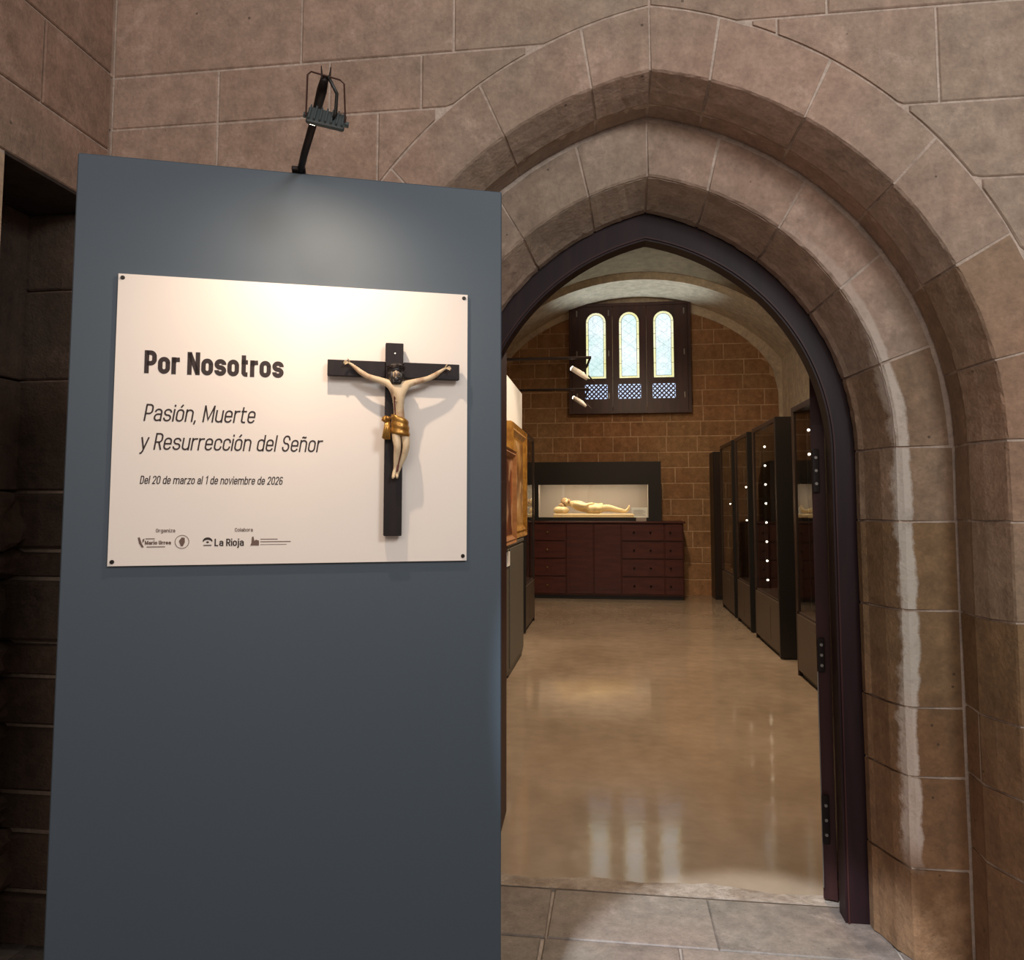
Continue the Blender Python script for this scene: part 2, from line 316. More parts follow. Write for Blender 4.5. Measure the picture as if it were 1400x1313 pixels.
def stone_prism(P, poly, df, db, bev=0.006, jit=0.0):
    """a single stone: polygon face at depth df, body back to db, chamfered edge"""
    cx = sum(p[0] for p in poly) / len(poly); cz = sum(p[1] for p in poly) / len(poly)
    if jit: df = df + random.uniform(-jit, jit)
    s = 1 if db > df else -1
    def ins(p, b):
        dx, dz = cx - p[0], cz - p[1]; return (p[0] + (b if dx > 0 else -b) * min(1, abs(dx) * 8), p[1] + (b if dz > 0 else -b) * min(1, abs(dz) * 8))
    inn = [ins(p, bev) for p in poly]; n = len(poly)
    vs = [P(p[0], p[1], db) for p in poly] + [P(p[0], p[1], df + s * bev) for p in poly] + [P(p[0], p[1], df) for p in inn]
    fs = [(r * n + i, r * n + (i + 1) % n, (r + 1) * n + (i + 1) % n, (r + 1) * n + i) for r in (0, 1) for i in range(n)]
    tr = tessellate_polygon([[Vector((p[0], p[1], 0)) for p in inn]])
    fs += [tuple(2 * n + i for i in t) for t in tr]
    return vs, fs

# ---------------------------------------------------------------- pointed arch curves
XC = 0.145; ZS = 1.70
def arch(a, ap, u, side):
    h = ap - ZS; R = (a * a + h * h) / (2 * a); c = a - R; tm = math.atan2(h, -c)
    if u <= 1: return (XC + side * a, ZS * u)
    t = tm * (u - 1); return (XC + side * (c + R * math.cos(t)), ZS + R * math.sin(t))
def arch_loop(a, ap, zb=0.0, n=36):
    r = [(XC + a, zb)] + [arch(a, ap, 1 + i / n, 1) for i in range(n + 1)]
    l = [arch(a, ap, 1 + i / n, -1) for i in range(n, -1, -1)][1:] + [(XC - a, zb)]
    return r + l
def extr_z(x, a=1.25, ap=3.19, g=0.004):
    a += g; ap += g; dx = abs(x - XC)
    if dx >= a: return -1
    h = ap - ZS; R = (a * a + h * h) / (2 * a); c = a - R
    return ZS + math.sqrt(max(0, R * R - (dx - c) ** 2))
K = dict(k0=(1.25, 3.19, 2.5), k1=(1.06, 2.96, 2.5), k2=(1.01, 2.923, 2.64), k2b=(1.015, 2.93, 2.76), k3=(1.02, 2.935, 2.76), k4=(0.83, 2.707, 2.76), k5=(0.76, 2.652, 2.975))

def ring_piece(sec, u0, u1, side, n=3, d=0.0, gap=0.0045, jit=0.0016):
    """solid between two cross-sections; sec = list of (a, apex, y)"""
    rings = []
    for i in range(n + 1):
        r = []
        for (a, ap, y) in sec:
            h = ap - ZS; R = (a * a + h * h) / (2 * a); tm = math.atan2(h, R - a) 
            e0 = gap / (ZS if u0 < 1 else R * tm); e1 = gap / (ZS if u1 <= 1 else R * tm)
            lo, hi = u0 + e0, u1 - e1
            u = lo + (hi - lo) * i / n
            x, z = arch(a, ap, u, side); r.append(Vector((x, y + d, z)))
        rings.append(r)
    if jit:
        for r in rings:
            for p in r: p += Vector((random.uniform(-jit, jit), random.uniform(-jit, jit) * .4, random.uniform(-jit, jit)))
    return rings

# ================================================================ STRUCTURE
# ---- front wall (the wall with the doorway)
core = MB()
def with_arch(x0, x1, z1, a, ap):
    return [(x0, 0), (x0, z1), (x1, z1), (x1, 0)] + arch_loop(a, ap)
core.plate(with_arch(-2.25, 2.9, 4.0, 1.18, 3.12), [], 2.5055, 2.77, XZ)
core.plate(with_arch(-2.25, 2.9, 4.0, 0.98, 2.89), [], 2.768, 3.02, XZ)
core.plate(with_arch(-2.25, 2.95, 4.9, 0.90, 2.80), [], 3.02, 3.30, XZ)
wall_front = struct(core.obj('wall_front', m_mort))
# mortar ribs behind the voussoirs
mo = MB()
e = 0.0048
for side in (1, -1):
    secA = [(1.20, 3.14  , 2.505), (1.06 + e, 2.96 + e, 2.505), (1.01 + e, 2.923 + e, 2.645), (1.02 + e, 2.935 + e, 2.765), (1.20, 3.14, 2.765)]
    secB = [(1.0, 2.91, 2.766), (0.83 + e, 2.707 + e, 2.768), (0.76 + e, 2.652 + e, 2.978), (1.0, 2.91, 2.978)]
    for sec in (secA, secB):
        for (u0, u1, n) in ((0, 1, 1), (1, 2, 72)):
            mo.loft(ring_piece(sec, u0, u1, side, n, gap=0, jit=0))
mo.obj('mortar_bed', m_mort, wall_front)
jz = [0.0, 0.30, 0.596, 0.823, 1.145, 1.445, 1.683]
jz_o = [0.0, 0.385, 0.622, 0.839, 1.144, 1.449, 1.692]
fr_in = [0, 0.207, 0.42, 0.637, 0.84, 1.0]
fr_out = [0, 0.14, 0.318, 0.50, 0.70, 0.887, 1.0]
k = K
secA = [k['k0'], k['k1'], k['k2'], k['k2b'], (1.20, 3.14, 2.76)]
secA = [(1.25, 3.19, 2.52), (1.246, 3.186, 2.503), (1.066, 2.966, 2.498), (1.06, 2.96, 2.505), (1.028, 2.936, 2.58), (1.01, 2.923, 2.64), (1.015, 2.93, 2.66), (1.018, 2.933, 2.755), (1.19, 3.13, 2.755)]
secB1 = [(1.003, 2.918, 2.764), (0.84, 2.717, 2.757), (0.832, 2.709, 2.764), (0.835, 2.712, 2.80), (1.0, 2.91, 2.80)]
secB2 = [(0.840, 2.717, 2.775), (0.829, 2.706, 2.768), (0.775, 2.66, 2.92), (0.762, 2.654, 2.94), (0.76, 2.652, 2.975), (0.86, 2.75, 2.975)]
secJ = [(1.012, 2.927, 2.764), (0.85, 2.717, 2.757), (0.832, 2.709, 2.768), (0.80, 2.68, 2.83), (0.775, 2.66, 2.92), (0.762, 2.654, 2.94), (0.76, 2.652, 2.975), (0.98, 2.9, 2.975)]
def vous(sec, u0, u1, side, mat, n, name='voussoir'):
    mb = MB().loft(ring_piece(sec, u0, u1, side, n)); return mb.obj(name, mat, wall_front)
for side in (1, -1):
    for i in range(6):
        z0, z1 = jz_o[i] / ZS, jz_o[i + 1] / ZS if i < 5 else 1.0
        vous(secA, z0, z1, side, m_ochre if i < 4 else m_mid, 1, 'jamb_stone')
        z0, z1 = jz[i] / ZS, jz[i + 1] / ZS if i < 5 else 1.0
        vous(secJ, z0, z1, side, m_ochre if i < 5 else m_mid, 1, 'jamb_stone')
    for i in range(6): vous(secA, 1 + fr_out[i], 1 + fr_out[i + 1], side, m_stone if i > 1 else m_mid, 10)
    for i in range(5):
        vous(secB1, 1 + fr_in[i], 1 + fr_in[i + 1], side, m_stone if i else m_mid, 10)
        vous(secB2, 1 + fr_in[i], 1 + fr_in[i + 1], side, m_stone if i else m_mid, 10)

# ashlar of the front wall, clipped by the ring of the arch
def ashlar(x0, x1, z0, z1, mat, g=0.004):
    x0 += g; x1 -= g; z0 += g; z1 -= g
    xs = sorted(set([x0 + (x1 - x0) * i / 28 for i in range(29)] + [x for x in (XC - 1.2545, XC - 1.2535, XC + 1.2535, XC + 1.2545) if x0 < x < x1]))
    low = [(x, max(z0, extr_z(x))) for x in xs]
    seg = [p for p in low if p[1] < z1 - 0.012]
    if len(seg) < 2 or seg[-1][0] - seg[0][0] < 0.03: return
    if max(z1 - p[1] for p in seg) < 0.03: return
    # drop collinear bottom points
    q = [seg[0]]
    for i in range(1, len(seg) - 1):
        if not (abs(seg[i][1] - z0) < 1e-6 and abs(seg[i - 1][1] - z0) < 1e-6 and abs(seg[i + 1][1] - z0) < 1e-6): q.append(seg[i])
    q.append(seg[-1])
    poly = q + [(seg[-1][0], z1), (seg[0][0], z1)]
    vs, fs = stone_prism(XZ, poly, 2.5, 2.515, 0.004, 0.0015)
    mobj('stone', vs, fs, mat, wall_front)
rowsL = [0, .385, .622, .839, 1.144, 1.449, 1.692, 2.0, 2.3, 2.6, 2.88, 3.08, 3.50, 3.95]
rowsR = [0, .385, .622, .839, 1.144, 1.449, 1.692, 2.0, 2.27, 2.53, 2.785, 3.11, 3.50, 3.95]
jl = {10: [-2.2, -1.815, -1.40, -0.98, -0.645, 0.145], 11: [-2.2, -1.815, -1.088, -0.53, 0.145], 12: [-2.2, -1.815, -1.3, -0.8, -0.2, 0.145]}
jr = {10: [0.145, 0.56, 1.055, 1.62, 2.2, 2.85], 11: [0.145, 0.72, 1.33, 1.9, 2.4, 2.85]}
for i in range(len(rowsL) - 1):
    xs = jl.get(i) or ([-2.2, -1.815, -1.4, -0.8, 0.145] if i % 2 else [-2.2, -1.815, -1.25, -0.6, 0.145])
    for a_, b_ in zip(xs, xs[1:]): ashlar(a_, b_, rowsL[i], rowsL[i + 1], m_wall)
    xs = jr.get(i) or ([0.145, 0.9, 1.75, 2.3, 2.85] if i % 2 else [0.145, 1.0, 1.95, 2.5, 2.85])
    for a_, b_ in zip(xs, xs[1:]): ashlar(a_, b_, rowsR[i], rowsR[i + 1], m_wall)

# ---- left wall with its deep niche
XL = -1.815
wl = MB()
wl.box(XL - 0.5, XL - 0.008, -1.2, 2.03, 0, 2.57); wl.box(XL - 0.5, XL - 0.008, -1.2, 2.50, 2.57, 4.0)
wall_left = struct(wl.obj('wall_left', m_mort))
def left_stone(y0, y1, z0, z1, x, mat, rough=0.0, name='stone', g=0.004):
    if rough:
        n = 6; ny = 6; vs = []; fs = []
        # rough-hewn face, displaced grid
        for i in range(n + 1):
            for j in range(ny + 1):
                yy = y0 + (y1 - y0) * j / ny; zz = z0 + (z1 - z0) * i / n
                ed = min(i, n - i, j, ny - j); p = Vector((x, yy, zz)) * 9 + Vector((3, 1, 2))
                d = noise.noise(p) * rough + (0 if ed else -0.03) + noise.noise(p * 3.1) * rough * 0.45
                yy += noise.noise(p + Vector((9, 0, 0))) * 0.02; zz += noise.noise(p + Vector((0, 9, 0))) * 0.02
                vs.append((x + d, yy, zz))
        N = ny + 1
        fs = [(i * N + j, i * N + j + 1, (i + 1) * N + j + 1, (i + 1) * N + j) for i in range(n) for j in range(ny)]
        B = len(vs); rim = [j for j in range(N)] + [i * N + ny for i in range(1, n + 1)] + [n * N + j for j in range(ny - 1, -1, -1)] + [i * N for i in range(n - 1, 0, -1)]
        vs += [(x - 0.12, vs[r][1], vs[r][2]) for r in rim]
        L = len(rim); fs += [(rim[i], rim[(i + 1) % L], B + (i + 1) % L, B + i) for i in range(L)]
        return mobj(name, vs, fs, mat, wall_left)
    vs, fs = stone_prism(YZ, [(y0 + g, z0 + g), (y1 - g, z0 + g), (y1 - g, z1 - g), (y0 + g, z1 - g)], x, x - 0.02, 0.004, 0.0015)
    return mobj(name, vs, fs, mat, wall_left)
for (z0, z1, ys) in ((2.575, 2.80, (0.2, 1.1, 1.75, 2.495)), (2.80, 3.09, (0.2, 0.8, 1.55, 2.16, 2.495)), (3.09, 3.5, (0.2, 1.2, 1.9, 2.495)), (3.5, 3.95, (0.2, 0.9, 1.6, 2.495))):
    for y0, y1 in zip(ys, ys[1:]): left_stone(y0, y1, z0, z1, XL, m_left)
zz = [0, .34, .62, .95, 1.25, 1.5, 1.76, 1.95]
for i in range(7):
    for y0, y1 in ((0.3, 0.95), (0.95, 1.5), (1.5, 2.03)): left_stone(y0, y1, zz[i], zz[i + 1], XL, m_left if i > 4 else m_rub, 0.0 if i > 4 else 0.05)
left_stone(1.4, 2.03, 1.95, 2.57, XL, m_pale); left_stone(0.3, 1.4, 1.95, 2.57, XL, m_pale)
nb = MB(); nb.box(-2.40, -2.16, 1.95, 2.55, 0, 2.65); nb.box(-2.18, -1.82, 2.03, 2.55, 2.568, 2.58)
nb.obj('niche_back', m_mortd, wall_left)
zr = [0, .17, .37, .50, .73, .90, 1.02, 1.24, 1.34, 1.55]
random.seed(3)
for i in range(9):
    ys = [2.0 + random.uniform(-.02, .0), 2.18 + random.uniform(-.07, .07), 2.36 + random.uniform(-.06, .06), 2.56]
    if i % 3 == 0: ys.pop(2)
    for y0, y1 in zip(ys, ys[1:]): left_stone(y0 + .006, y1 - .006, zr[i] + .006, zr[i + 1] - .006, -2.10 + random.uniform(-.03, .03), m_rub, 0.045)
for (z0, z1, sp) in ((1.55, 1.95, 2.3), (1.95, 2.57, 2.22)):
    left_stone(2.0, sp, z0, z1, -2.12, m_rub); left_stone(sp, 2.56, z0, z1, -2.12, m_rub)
# rough stones on the end of the front wall inside the niche
for i in range(9):
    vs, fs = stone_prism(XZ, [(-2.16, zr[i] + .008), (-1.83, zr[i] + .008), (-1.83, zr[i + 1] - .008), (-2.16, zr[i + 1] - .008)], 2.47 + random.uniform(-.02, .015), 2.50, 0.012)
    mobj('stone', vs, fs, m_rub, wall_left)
for z0_, z1_ in ((1.55, 1.95), (1.95, 2.28), (2.28, 2.568)):
    vs, fs = stone_prism(XZ, [(-2.16, z0_ + .004), (-1.83, z0_ + .004), (-1.83, z1_ - .004), (-2.16, z1_ - .004)], 2.485, 2.50, 0.006); mobj('stone', vs, fs, m_rub, wall_left)
# ---- right wall of the front room
wr = struct(MB().box(2.6, 2.8, -1.2, 2.50, 0, 4.0).obj('wall_right', m_mort))
for i, (z0, z1) in enumerate(zip(rowsR, rowsR[1:])):
    ys = (-1.19, -0.5, 0.2, 0.9, 1.6, 2.495) if i % 2 else (-1.19, -0.1, 0.6, 1.3, 2.0, 2.495)
    for y0, y1 in zip(ys, ys[1:]):
        vs, fs = stone_prism(YZ, [(y0 + .004, z0 + .004), (y1 - .004, z0 + .004), (y1 - .004, z1 - .004), (y0 + .004, z1 - .004)], 2.592, 2.61, 0.004)
        mobj('stone', vs, fs, m_wall, wr)

# ---- floor
fl = MB(); fl.box(-2.3, 2.95, -1.5, 3.10, -0.15, -0.008)
floor = struct(fl.obj('floor', m_grout))
MB().box(-2.2, 2.95, 3.10, 13.2, -0.15, 0.0).obj('polished_screed', m_conc, floor)
random.seed(11)
def slab(x0, x1, y0, y1, mat=m_slab):
    g = .004; w = [random.uniform(-.004, .004) for _ in range(4)]
    P = [(x0 + g + w[0], y0 + g), (x1 - g + w[1], y0 + g), (x1 - g + w[2], y1 - g), (x0 + g + w[3], y1 - g)]
    vs, fs = stone_prism(lambda a, b, d: (a, b, d), P, random.uniform(-.001, .001), -0.03, 0.004); mobj('paving_slab', vs, fs, mat, floor)
rows = [(2.755, 3.095, (-2.0, -1.42, -0.82, -0.235, 0.35, 0.95, 1.7)), (2.30, 2.755, (-2.0, -1.3, -0.75, -0.25, 0.22, 0.80, 1.45, 2.1, 2.6)),
        (1.85, 2.30, (-2.0, -1.5, -0.9, -0.3, 0.3, 0.9, 1.5, 2.1, 2.6)), (1.4, 1.85, (-1.8, -1.1, -0.5, 0.1, 0.7, 1.3, 1.9, 2.6)), (0.95, 1.4, (-1.8, -1.2, -0.6, 0, 0.6, 1.2, 1.8, 2.6)), (0.5, 0.95, (-1.8, -1.1, -0.5, 0.1, 0.7, 1.3, 1.9, 2.6)),
        (0.0, 0.5, (-1.8, -1.2, -0.6, 0, 0.6, 1.2, 1.8, 2.6)), (-0.6, 0.0, (-1.8, -1.1, -0.5, 0.1, 0.7, 1.3, 1.9, 2.6)), (-1.2, -0.6, (-1.8, -1.2, -0.6, 0, 0.6, 1.2, 1.8, 2.6))]
for (y0, y1, xs) in rows:
    for x0, x1 in zip(xs, xs[1:]): slab(x0, x1, y0, y1)
# worn pale mortar edge between the slabs and the polished floor
e_v = []; n = 40
for i in range(n + 1):
    x = -1.0 + 2.1 * i / n
    wv = 0.10 + 0.14 * noise.noise(Vector((x * 2.2, 3, 1))) + 0.015 * noise.noise(Vector((x * 15, 3, 1)))
    e_v += [(x, 3.094, 0.0005), (x, 3.094, 0.0035), (x, 3.100 + max(wv, .02), 0.0012), (x, 3.10 + max(wv, .02), -0.004)]
MB().add(e_v, [(i * 4 + a, i * 4 + (a + 1) % 4, (i + 1) * 4 + (a + 1) % 4, (i + 1) * 4 + a) for i in range(n) for a in range(4)]).obj('threshold_edge', m_thr, floor)

# ---- inner room shell
XR, XLI = 2.85, -2.05
YB = 13.05
wb = MB(); wb.box(XLI - .1, XR + .1, YB, YB + 0.3, 0, 5.6); wall_back = struct(wb.obj('wall_back', m_mortb))
def back_z(x):
    u = (x - 0.40) / 2.45
    return 3.2 + 1.7 * math.sqrt(1 - u * u) if abs(u) < 1 else (3.2 if u > 0 else 3.2)
random.seed(5)
z = 0.0; r = 0; hs = [.27, .27, .26, .27, .265, .27, .265, .265, .26, .27, .25, .26, .27, .25, .26, .27, .25, .27, .26]
for h in hs:
    z1 = z + h; x = XLI + .02 + (0 if r % 2 else -0.3)
    while x < 2.78:
        w = random.uniform(0.42, 0.62) if z > 2.1 else random.uniform(.5, .78)
        x1 = min(x + w, 2.79)
        if 2.79 - x1 < 0.15: x1 = 2.79
        x0 = max(x, XLI + .01)
        if x1 - x0 > .08 and not (x0 > -0.60 and x1 < 1.28 and z > 3.12 and z1 < 4.85):
            xs = [x0 + .009 + (x1 - x0 - .018) * i / 4 for i in range(5)]
            top = [(xx, min(z1 - .009, back_z(xx))) for xx in xs]
            top = [t for t in top if t[1] > z + .03]
            if len(top) >= 2:
                if all(abs(t[1] - (z1 - .009)) < 1e-6 for t in top): top = [top[0], top[-1]]
                poly = [(top[0][0], z + .009), (top[-1][0], z + .009)] + top[::-1]
                vs, fs = stone_prism(XZ, poly, YB - .008, YB + .01, 0.005, 0.002)
                mobj('stone', vs, fs, m_brick, wall_back)
        x = x1
        if x1 >= 2.79: break
    z = z1; r += 1
# plaster band around the stonework (follows the vault)
def ell(cx, a, zs, b, x):
    u = max(-1, min(1, (x - cx) / a)); return zs + b * math.sqrt(1 - u * u)
VA = (0.45, 2.95, 2.4, 2.65); VB = (0.45, 3.05, 2.4, 2.77)
xs = [XLI + (XR - XLI) * i / 36 for i in range(37)]
outer = [(x, ell(*VA, x)) for x in xs]
inner = [(2.79, 0.0)] + [(2.79, 3.35)] + [(x, back_z(x) + .004) for x in reversed([xx for xx in xs if -2.0 < xx < 2.76])] + [(XLI, 3.2)]
band = MB(); band.plate(outer + [(XR, 0.0)] + inner, [], YB - .022, YB + .005, XZ); band.obj('plaster_band', m_plast, wall_back)
struct(MB().box(XR, XR + .15, 3.3, 13.2, 0, 4.35).obj('wall_far_right', m_plast))
struct(MB().box(XLI - .15, XLI, 3.3, 13.2, 0, 4.3).obj('wall_far_left', m_plast))
def vault(P, y0, y1):
    xs = [XLI - .14 + (XR - XLI + .28) * i / 40 for i in range(41)]
    inn = [(x, ell(*P, x)) for x in xs]; out = [(x, ell(*P, x) + 0.22) for x in xs]
    return MB().plate(inn + out[::-1], [], y0, y1, XZ)
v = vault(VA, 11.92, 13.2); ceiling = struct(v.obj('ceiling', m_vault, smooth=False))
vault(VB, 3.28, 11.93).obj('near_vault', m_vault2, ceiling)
MB().box(XLI - .2, XR + .2, 3.28, 13.2, 5.36, 5.5).obj('vault_back', m_vault, ceiling)

# ---- pointed door frame and the open leaf
fo = arch_loop(0.772, 2.664); fi = arch_loop(0.68, 2.545)
df = MB(); df.plate(fo + fi[::-1], [], 2.985, 3.06, XZ)
fo2 = arch_loop(0.80, 2.70); fi2 = arch_loop(0.705, 2.572)
df.plate(fo2 + fi2[::-1], [], 3.06, 3.10, XZ)
door = df.obj('door_1', m_door); struct(door)
bead = MB(); bl = arch_loop(0.688, 2.553); bl2 = arch_loop(0.694, 2.559)
bead.plate(bl2 + bl[::-1], [], 2.979, 2.986, XZ); bead.obj('frame_bead', m_leaf, door)
def leaf(side):
    # leaf in its own plane: s = distance from the hinge, closed width .68
    ang = math.radians(106 if side > 0 else 92)
    hx, hy = XC + side * 0.69, 3.115
    dirv = Vector((-side * math.cos(ang), math.sin(ang), 0)); nv = Vector((math.sin(ang) * side, math.cos(ang) , 0))
    prof = [(0.0, 0.012)] + [(0.68 - abs(arch(0.68, 2.545, 1 + i / 10, 1)[0] - XC), arch(0.68, 2.545, 1 + i / 10, 1)[1]) for i in range(11)] + [(0.68, 0.012)]
    P = lambda a, b, d: tuple(Vector((hx, hy, 0)) + dirv * a + nv * (-d) + Vector((0, 0, b)))
    mb = MB(); mb.plate(prof, [], 0.0, 0.05, P); o = mb.obj('door_leaf', m_leaf, door)
    if side > 0:
        # bolt plates and latch on the edge turned to the doorway
        for (z0, z1) in ((1.55, 1.72), (0.86, 0.99), (0.22, 0.40)):
            MB().box(hx - 0.050, hx - 0.024, hy - .010, hy - .001, z0, z1, 0.002).obj('edge_plate', m_iron, o)
            for q in range(3):
                c = z0 + (z1 - z0) * (.2 + .3 * q); MB().tube([(hx - .037, hy - .016, c), (hx - .037, hy - .009, c)], 0.006, 8).obj('screw', m_hinge, o)
        MB().box(hx - 0.052, hx - 0.049, hy - .004, hy - .0005, 0.06, 0.86).obj('edge_strip', m_hinge, o)
    return o
leaf(1); leaf(-1)

# ---- far window: brown box with three lancets and lattices
YW = 12.90
win = MB()
def lancet(cx, w, z0, z1, n=10):
    r = w / 2; return [(cx - r, z0), (cx + r, z0)] + [(cx + r * math.cos(PI * i / n), z1 - r + r * math.sin(PI * i / n)) for i in range(n + 1)]
WX0, WX1, WZ0, WZ1 = -0.685, 1.362, 3.05, 4.945
cxs = [-0.225, 0.335, 0.91]
win.plate([(WX0, WZ0), (WX1, WZ0), (WX1, WZ1), (WX0, WZ1)], [[(WX0 + .05, WZ0 + .05), (WX1 - .05, WZ0 + .05), (WX1 - .05, WZ1 - .05), (WX0 + .05, WZ1 - .05)]], YW, YB + .02, XZ)
window = struct(win.obj('window_1', m_shut))
edges = [WX0 + .05, 0.055, 0.625, WX1 - .05]
for i, cx in enumerate(cxs):
    x0, x1 = edges[i] + .004, edges[i + 1] - .004
    s_ = MB(); lat = [(cx - .19, 3.30), (cx + .19, 3.30), (cx + .19, 3.55), (cx - .19, 3.55)]
    s_.plate([(x0, WZ0 + .052), (x1, WZ0 + .052), (x1, WZ1 - .052), (x0, WZ1 - .052)], [lancet(cx, .335, 3.65, 4.79), lat], YW + .012, YW + .045, XZ)
    sh = s_.obj('shutter', m_shut, window)
    fr = MB(); lo = lancet(cx, .365, 3.635, 4.805); li = lancet(cx, .333, 3.651, 4.789)
    fr.plate(lo, [li], YW + .004, YW + .013, XZ); fr.obj('lancet_moulding', m_shut, sh)
    o1 = lancet(cx, .335, 3.65, 4.79); o2 = lancet(cx, .255, 3.69, 4.75)
    MB().plate(o1, [o2], YW + .030, YW + .034, XZ).obj('border_glass', m_paneb, sh)
    MB().plate(o2, [], YW + .030, YW + .034, XZ).obj('glass_pane', m_pane, sh)
    ld = MB(); ld.plate(lancet(cx, .262, 3.686, 4.754), [lancet(cx, .250, 3.692, 4.748)], YW + .026, YW + .030, XZ)
    for zz_ in (3.9, 4.15, 4.4, 4.62):
        ld.box(cx - .165, cx - .13, YW + .027, YW + .030, zz_, zz_ + .006); ld.box(cx + .13, cx + .165, YW + .027, YW + .030, zz_, zz_ + .006)
    for q in range(5):   # diamond leading
        zz_ = 3.75 + q * .19
        ld.tube([(cx - .125, YW + .029, zz_), (cx + .125, YW + .029, zz_ + .19)], .0012, 4); ld.tube([(cx + .125, YW + .029, zz_), (cx - .125, YW + .029, zz_ + .19)], .0012, 4)
    ld.obj('lead_came', m_lead, sh)
    lt = MB(); ns = 8
    for q in range(-ns, ns + 1):
        for sg in (1, -1):
            # diagonal laths clipped to the opening
            a0 = cx + q * 0.076; pts = []
            for t in range(0, 26):
                zz_ = 3.30 + t * .01; xx = a0 + sg * (zz_ - 3.425)
                if cx - .19 <= xx <= cx + .19: pts.append((xx, zz_))
            if len(pts) > 1: lt.tube([(pts[0][0], YW + .022 + .004 * sg, pts[0][1]), (pts[-1][0], YW + .022 + .004 * sg, pts[-1][1])], .0150, 4)
    lt.obj('lattice', m_shut, sh)
    MB().box(cx - .2, cx + .2, YW + .04, YW + .046, 3.29, 3.56).obj('daylit_pane', m_sky, sh)
for i, xx in enumerate((-0.55, -0.01, 1.25)):
    for zz_ in (4.78, 4.08, 3.35):
        MB().box(xx - .011, xx + .011, YW - .006, YW + .012, zz_ - .05, zz_ + .05, .003).obj('hinge', m_hinge, window)

# ================================================================ EXHIBITION PANEL
PA = (-1.193, 1.533, 0.0); PR = math.radians(20.19)
NX, NY = math.cos(PR), math.sin(PR)
panel = MB().box(0, 0.985, 0.0, 0.085, 0.0, 2.30, 0.003).obj('exhibition_panel', m_panel)
panel.location = PA; panel.rotation_euler = (0, 0, PR)
tag(panel, 'tall free-standing blue-grey painted exhibition panel left of the pointed doorway', 'panel')

sign = thing('sign_board', 'white exhibition sign with dark lettering screwed to the blue-grey panel', 'sign', PA, PR)
sb = MB(); A = [(0.097, 1.366), (0.896, 1.366), (0.896, 2.023), (0.097, 2.023)]
sb.plate(A, [], -0.009, -0.0005, XZ); sb.obj('board', m_sign, sign)
for (u, zz_) in ((0.106, 2.014), (0.887, 2.014), (0.887, 1.377), (0.106, 1.375)):
    MB().tube([(u, -0.0085, zz_), (u, -0.0125, zz_)], [0.0052, 0.0038], 12).obj('screw', m_screw, sign)
bpy.context.view_layer.update()
